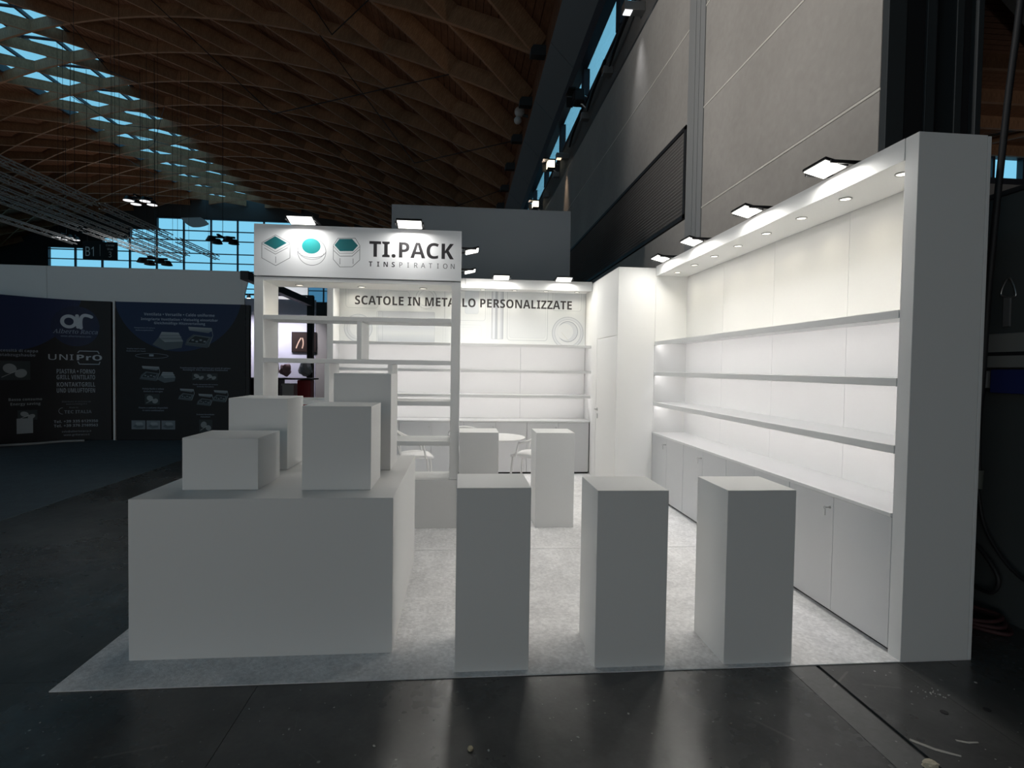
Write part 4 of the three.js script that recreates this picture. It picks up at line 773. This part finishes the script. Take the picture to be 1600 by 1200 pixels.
// ---------- things hung in the hall ----------
{
  const trussGeo = (x, y, z0, z1) => {
    const h = 0.14, ch = [], lace = [], n = Math.round(Math.abs(z1 - z0) / 0.5);
    for (const [a, b] of [[-h, -h], [h, -h], [-h, h], [h, h]]) ch.push(rod([x + a, y + b, z0], [x + a, y + b, z1], 0.035, 6));
    for (let k = 0; k < n; k++) { const za = z0 + (z1 - z0) * k / n, zb = z0 + (z1 - z0) * (k + 1) / n, s = k % 2 ? 1 : -1; lace.push(rod([x - h, y - s * h, za], [x - h, y + s * h, zb], 0.013, 4), rod([x + h, y - s * h, za], [x + h, y + s * h, zb], 0.013, 4), rod([x - s * h, y - h, za], [x + s * h, y - h, zb], 0.013, 4)); }
    return [ch, lace];
  };
  const rows = [[-18.6, [[-14, -30.4], [-30.95, -37.8], [-38.7, -44.7]]], [-20.2, [[-14, -36.3], [-36.6, -43.5]]], [-21.75, [[-15, -38.6], [-39, -46]]], [-24, [[-17, -37.8], [-38.2, -47]]], [-26.1, [[-19, -40.5]]]];
  const at = ['first row above the sign', 'second row', 'third row', 'fourth row', 'fifth row, lowest in view'], seg = ['near length', 'second length', 'far length'];
  rows.forEach(([x, list], r) => list.forEach(([z0, z1], s) => {
    const y = r === 3 ? 10 : 9.7;
    const t = thing('lighting_truss', `grey lattice truss hung in the hall, ${at[r]}, ${seg[s]}`, 'truss', [x, y, (z0 + z1) / 2], 'hung lighting trusses'), [ch, lace] = trussGeo(x, y, z0, z1);
    ch.forEach((g) => part(t, 'chord', g, M.truss)); part(t, 'lacing', lace, M.truss);
    part(t, 'suspension', [z0 - 1.5, z1 + 1.5].map((z) => rod([x, y + 0.14, z], [x, ROOF(x), z], 0.012, 4)), M.blackMetal);
  }));
  const bay = (label, x, y, z, lit = true, grp = 'hall lamp clusters') => {
    const t = thing('bay_lamp', label, 'hall lamp', [x, y, z], grp);
    part(t, 'frame', [bx(x - 0.8, x + 0.8, y + 0.3, y + 0.42, z - 0.08, z + 0.08, 0.01), bx(x - 0.08, x + 0.08, y + 0.3, y + 0.42, z - 0.8, z + 0.8, 0.01), rod([x, y + 0.4, z], [x, ROOF(x), z], 0.02, 5)], M.blackMetal);
    for (const [a, b] of [[-0.55, -0.45], [0.55, -0.45], [-0.55, 0.45], [0.55, 0.45]]) { const hd = part(t, 'head', cyl(0.36, 0.2, 0.3, x + a, y + 0.02, z + b, 22), M.blackMetal); const l = new THREE.Mesh(cyl(0.33, 0.33, 0.015, a, 0.005, b, 22), lit ? M.bayLens : M.black); l.name = 'lens'; hd.add(l); }
    if (lit) spotLight([x, y - 0.05, z], [x, 0, z], lin(0.98, 0.97, 0.95), POWER.bay, 1.3, 0.6, 30);
    return t;
  };
  bay('cluster of four lit round hall lamps hanging above the far windows', -22.9, 13, -42.4);
  bay('cluster of lit round hall lamps hanging by the black aisle sign', -36.7, 13, -55.8);
  bay('cluster of unlit dark hall lamps hanging before the far windows beside the sign frame', -16.3, 9.9, -40, false, 'dark lamp clusters');
  bay('cluster of unlit dark hall lamps low before the far windows above the banner stand', -20.7, 8.3, -40, false, 'dark lamp clusters');
  // unseen flood tower, out of view, placed to light the concrete wall
  const tower = (x, z, label, to, col, power, angle) => {
    const t = thing('unseen_flood_tower', label, 'flood tower', [x, 0, z]), H = 6.4;
    part(t, 'mast', cyl(0.06, 0.06, H, x, 0, z, 10), M.blackMetal); part(t, 'base_plate', bx(x - 0.5, x + 0.5, 0, 0.05, z - 0.5, z + 0.5, 0.01), M.blackMetal);
    const d = V(to[0] - x, 0, to[2] - z).normalize(), a = Math.atan2(d.x, d.z), put = (g) => g.rotateY(a).translate(x, 0, z);
    part(t, 'housing', put(bx(-0.3, 0.3, H - 0.2, H + 0.2, -0.15, 0.15, 0.02)), M.blackMetal); part(t, 'lens', put(bx(-0.26, 0.26, H - 0.16, H + 0.16, 0.15, 0.17, 0.002)), M.floodLens);
    spotLight([x + d.x * 0.22, H, z + d.z * 0.22], to, col, power, angle, 0.95, 60);
  };
  tower(-19, -3, 'unseen floodlight tower across the aisle, placed to light the concrete hall wall', [3.25, 7.4, -5.5], lin(1, 0.95, 0.9), POWER.key, 0.27);
  // unseen backlit walls behind the viewer, placed to light table and pedestal fronts
  const unseenLightWall = (x, z, w, h, to, nits, label) => {
    const t = thing('unseen_backlit_wall', label, 'light wall', [x, 0, z], 'unseen backlit walls behind the viewer'), d = V(to[0] - x, 0, to[1] - z).normalize(), a = Math.atan2(d.x, d.z), put = (g) => g.rotateY(a).translate(x, 0, z);
    part(t, 'frame', put(bx(-w / 2 - 0.1, w / 2 + 0.1, 0, h + 0.5, -0.2, -0.02, 0.01)), M.white);
    part(t, 'diffuser', put(bx(-w / 2, w / 2, 0.4, h + 0.4, -0.02, 0.01, 0)), mat({ color: lin(0.7, 0.7, 0.7), emissive: lin(1, 0.93, 0.84), emissiveIntensity: 0.6 }));
    areaLight([x + d.x * 0.05, 0.4 + h / 2, z + d.z * 0.05], [x + d.x * 5, 0.4 + h / 2, z + d.z * 5], lin(1, 0.97, 0.93), nits, w, h);
  };
  unseenLightWall(-9.5, 9, 6, 3.4, [-1, -4], POWER.wallA, 'large unseen backlit wall behind the viewer, placed to light the table front');
  unseenLightWall(1, 15, 7, 3.4, [0, -4], POWER.wallB, 'long unseen backlit wall straight behind the viewer, placed to light the pedestal fronts');
  for (const [x, z, w] of [[-32, 2, 'beside the viewer'], [-32, -18, 'beyond the left edge of view'], [-36, -40, 'far down the hall'], [-36, -62, 'near the far glazing']]) {
    const t = thing('unseen_roof_uplight', `unseen mast lamp placed to light the timber roof, ${w}`, 'uplight', [x, 0, z], 'unseen roof uplights');  // unseen uplights, placed to brighten the timber vault
    part(t, 'mast', cyl(0.05, 0.05, 4, x, 0, z, 8), M.blackMetal); part(t, 'housing', cyl(0.16, 0.2, 0.25, x, 4, z, 16), M.blackMetal); part(t, 'lens', cyl(0.17, 0.17, 0.01, x, 4.25, z, 16), M.bayLens);
    spotLight([x, 4.28, z], [x + 8, 20, z], lin(1, 0.9, 0.84), POWER.up, 1.3, 0.6, 8);
  }
  // aisle sign
  const s = thing('aisle_sign', 'black hanging aisle sign with large pale B1 and small 3', 'sign', [-24.2, 8.5, -40]);
  const print = canvasTex(500, 270, (c, W, H) => { c.fillStyle = '#0c0f11'; c.fillRect(0, 0, W, H); c.fillStyle = '#e4eaea'; fitText(c, 'B1', 25, 225, 165, 145, ''); c.fillRect(250, 40, 4, 180); textRows(c, ['Corsia', 'Blue'], 400, 62, 44, 60, ''); fitText(c, '3', 375, 235, 50, 88, ''); });
  part(s, 'panel', bx(-25.28, -23.1, 8.5, 9.68, -40.08, -40.01, 0.01), M.black);
  part(s, 'print', new THREE.BoxGeometry(2.15, 1.15, 0.01).translate(-24.19, 9.09, -40), mat({ map: print, roughness: 0.6 }));
  part(s, 'suspension', [rod([-25, 9.68, -40.04], [-25, 21, -40.04], 0.015, 4), rod([-23.4, 9.68, -40.04], [-23.4, 21, -40.04], 0.015, 4)], M.blackMetal);
  // translucent acoustic sail
  const sh = new THREE.Shape(); sh.moveTo(-19.3, 11.62); sh.lineTo(-18.0, 11.7); sh.quadraticCurveTo(-17.6, 11.5, -17.45, 11.25); sh.quadraticCurveTo(-17.9, 10.98, -18.5, 11.0); sh.quadraticCurveTo(-18.95, 11.1, -19.3, 11.62);
  const st = thing('hung_sail', 'pale curved translucent panel hanging before the far windows', 'hanging panel', [-18.4, 11, -40.5]);
  part(st, 'sheet', new THREE.ExtrudeGeometry(sh, { depth: 0.03, bevelEnabled: false }).translate(0, 0, -40.6), new THREE.MeshPhysicalMaterial({ color: lin(0.75, 0.8, 0.82), roughness: 0.9, transmission: 0.5, thickness: 0 }));
  part(st, 'suspension', [rod([-19.3, 11.7, -40.6], [-19.3, 21.5, -40.6], 0.012, 4), rod([-17.6, 11.3, -40.6], [-17.6, 21.3, -40.6], 0.012, 4)], M.blackMetal);
  // wall projectors by the high windows
  const proj = (label, z, y, lit) => {
    const t = thing('wall_projector', label, 'projector', [3.05, y, z], 'projectors by the high windows');
    part(t, 'housing', bx(2.9, 3.16, y - 0.16, y + 0.16, z - 0.2, z + 0.2, 0.02), M.blackMetal);
    part(t, 'visor', [bx(2.72, 2.92, y + 0.13, y + 0.17, z - 0.22, z + 0.22, 0.005), bx(2.75, 2.92, y - 0.17, y + 0.1, z - 0.22, z - 0.2, 0.003)], M.blackMetal);
    part(t, 'arm', [rod([3.05, y - 0.1, z], [3.28, y - 0.28, z], 0.03, 8), rod([3.05, y + 0.1, z], [3.3, y + 0.02, z], 0.02, 6)], M.steel);
    part(t, 'lens', bx(2.885, 2.902, y - 0.1, y + 0.1, z - 0.14, z + 0.14, 0.002), lit ? mat({ color: lin(0.9, 0.9, 0.8), emissive: lin(1, 0.9, 0.65), emissiveIntensity: 2.5 }) : M.black);
    const face = new THREE.Mesh(bx(-0.12, 0.1, -0.12, 0.12, 0, 0.012, 0.002), lit ? mat({ emissive: lin(1, 0.9, 0.65), emissiveIntensity: 2.2 }) : M.black); face.name = 'front_lens'; face.position.set(-0.03, -0.02, 0.2); t.add(face);
    if (lit) spotLight([2.8, y, z], [-14, y + 8, z + 2], lin(1, 0.8, 0.6), POWER.wash, 1.1, 0.7, 6);
  };
  proj('dark unlit projector on the high wall, nearest of the row', -14.9, 8.9, false);
  proj('lit yellowish projector on the high wall, upper of the two lit ones', -19.4, 8.72, true);
  proj('lit yellowish projector on the high wall, just above the grey partition', -23.35, 8.49, true);
  [[-10.3, 'throwing a white patch on the concrete', lin(0.95, 0.96, 1), 7], [-17.6, 'throwing a warm patch on the concrete', lin(1, 0.72, 0.5), 9]].forEach(([z, w, col, power]) => {
    const t = thing('unseen_wall_lamp', `silver box with unseen lamp under high windows, ${w}`, 'wall lamp', [3.15, 8.28, z], 'unseen lamps under the high windows');
    part(t, 'housing', bx(2.9, 3.3, 8.28, 8.44, z - 0.1, z + 0.1, 0.01), M.steel); part(t, 'lens', bx(2.92, 3.06, 8.27, 8.282, z - 0.08, z + 0.08, 0.001), mat({ color: lin(0.9, 0.9, 0.9), emissive: col, emissiveIntensity: 1.5 }));
    spotLight([2.98, 8.25, z], [3.25, 6.2, z], col, power * 0.8, 0.42, 1, 6);  // lamp itself unseen, set in the silver box to light the wall patch
  });
  const pipe = (z0, z1, k) => solo('cable_conduit', `dark conduit slung under the high windows, ${['nearest length', 'middle length', 'farthest length'][k]}`, 'conduit', tube([[3.18, 8.7, z0], [3.14, 8.5, (z0 + z1) / 2], [3.2, 8.45, z1]], 0.045, 12), M.blackMetal, 'conduits under the high windows');
  [[-10.4, -12.4], [-12.7, -14.6], [-15.2, -17]].forEach(([a, b], k) => pipe(a, b, k));
  const cam = thing('roof_speaker', 'grey rounded speaker cluster on an arm where the timber roof meets the soffit', 'speaker', [2.35, 12.2, -23.5]);
  part(cam, 'body', new THREE.SphereGeometry(0.22, 20, 14).translate(2.3, 12.3, -23.4), M.truss); part(cam, 'foot', new THREE.SphereGeometry(0.16, 18, 12).translate(2.22, 11.95, -23.4), M.truss);
  part(cam, 'arm', [rod([2.3, 12.2, -23.4], [2.9, 12.0, -23.2], 0.06, 8), new THREE.SphereGeometry(0.17, 14, 10).translate(2.85, 12.0, -23.2)], M.darkSteel);
}

scene.traverse((o) => { if (o.isMesh) { o.castShadow = o.receiveShadow = true; } if (o.isSpotLight) { o.castShadow = true; } });
renderer.render(scene, camera);
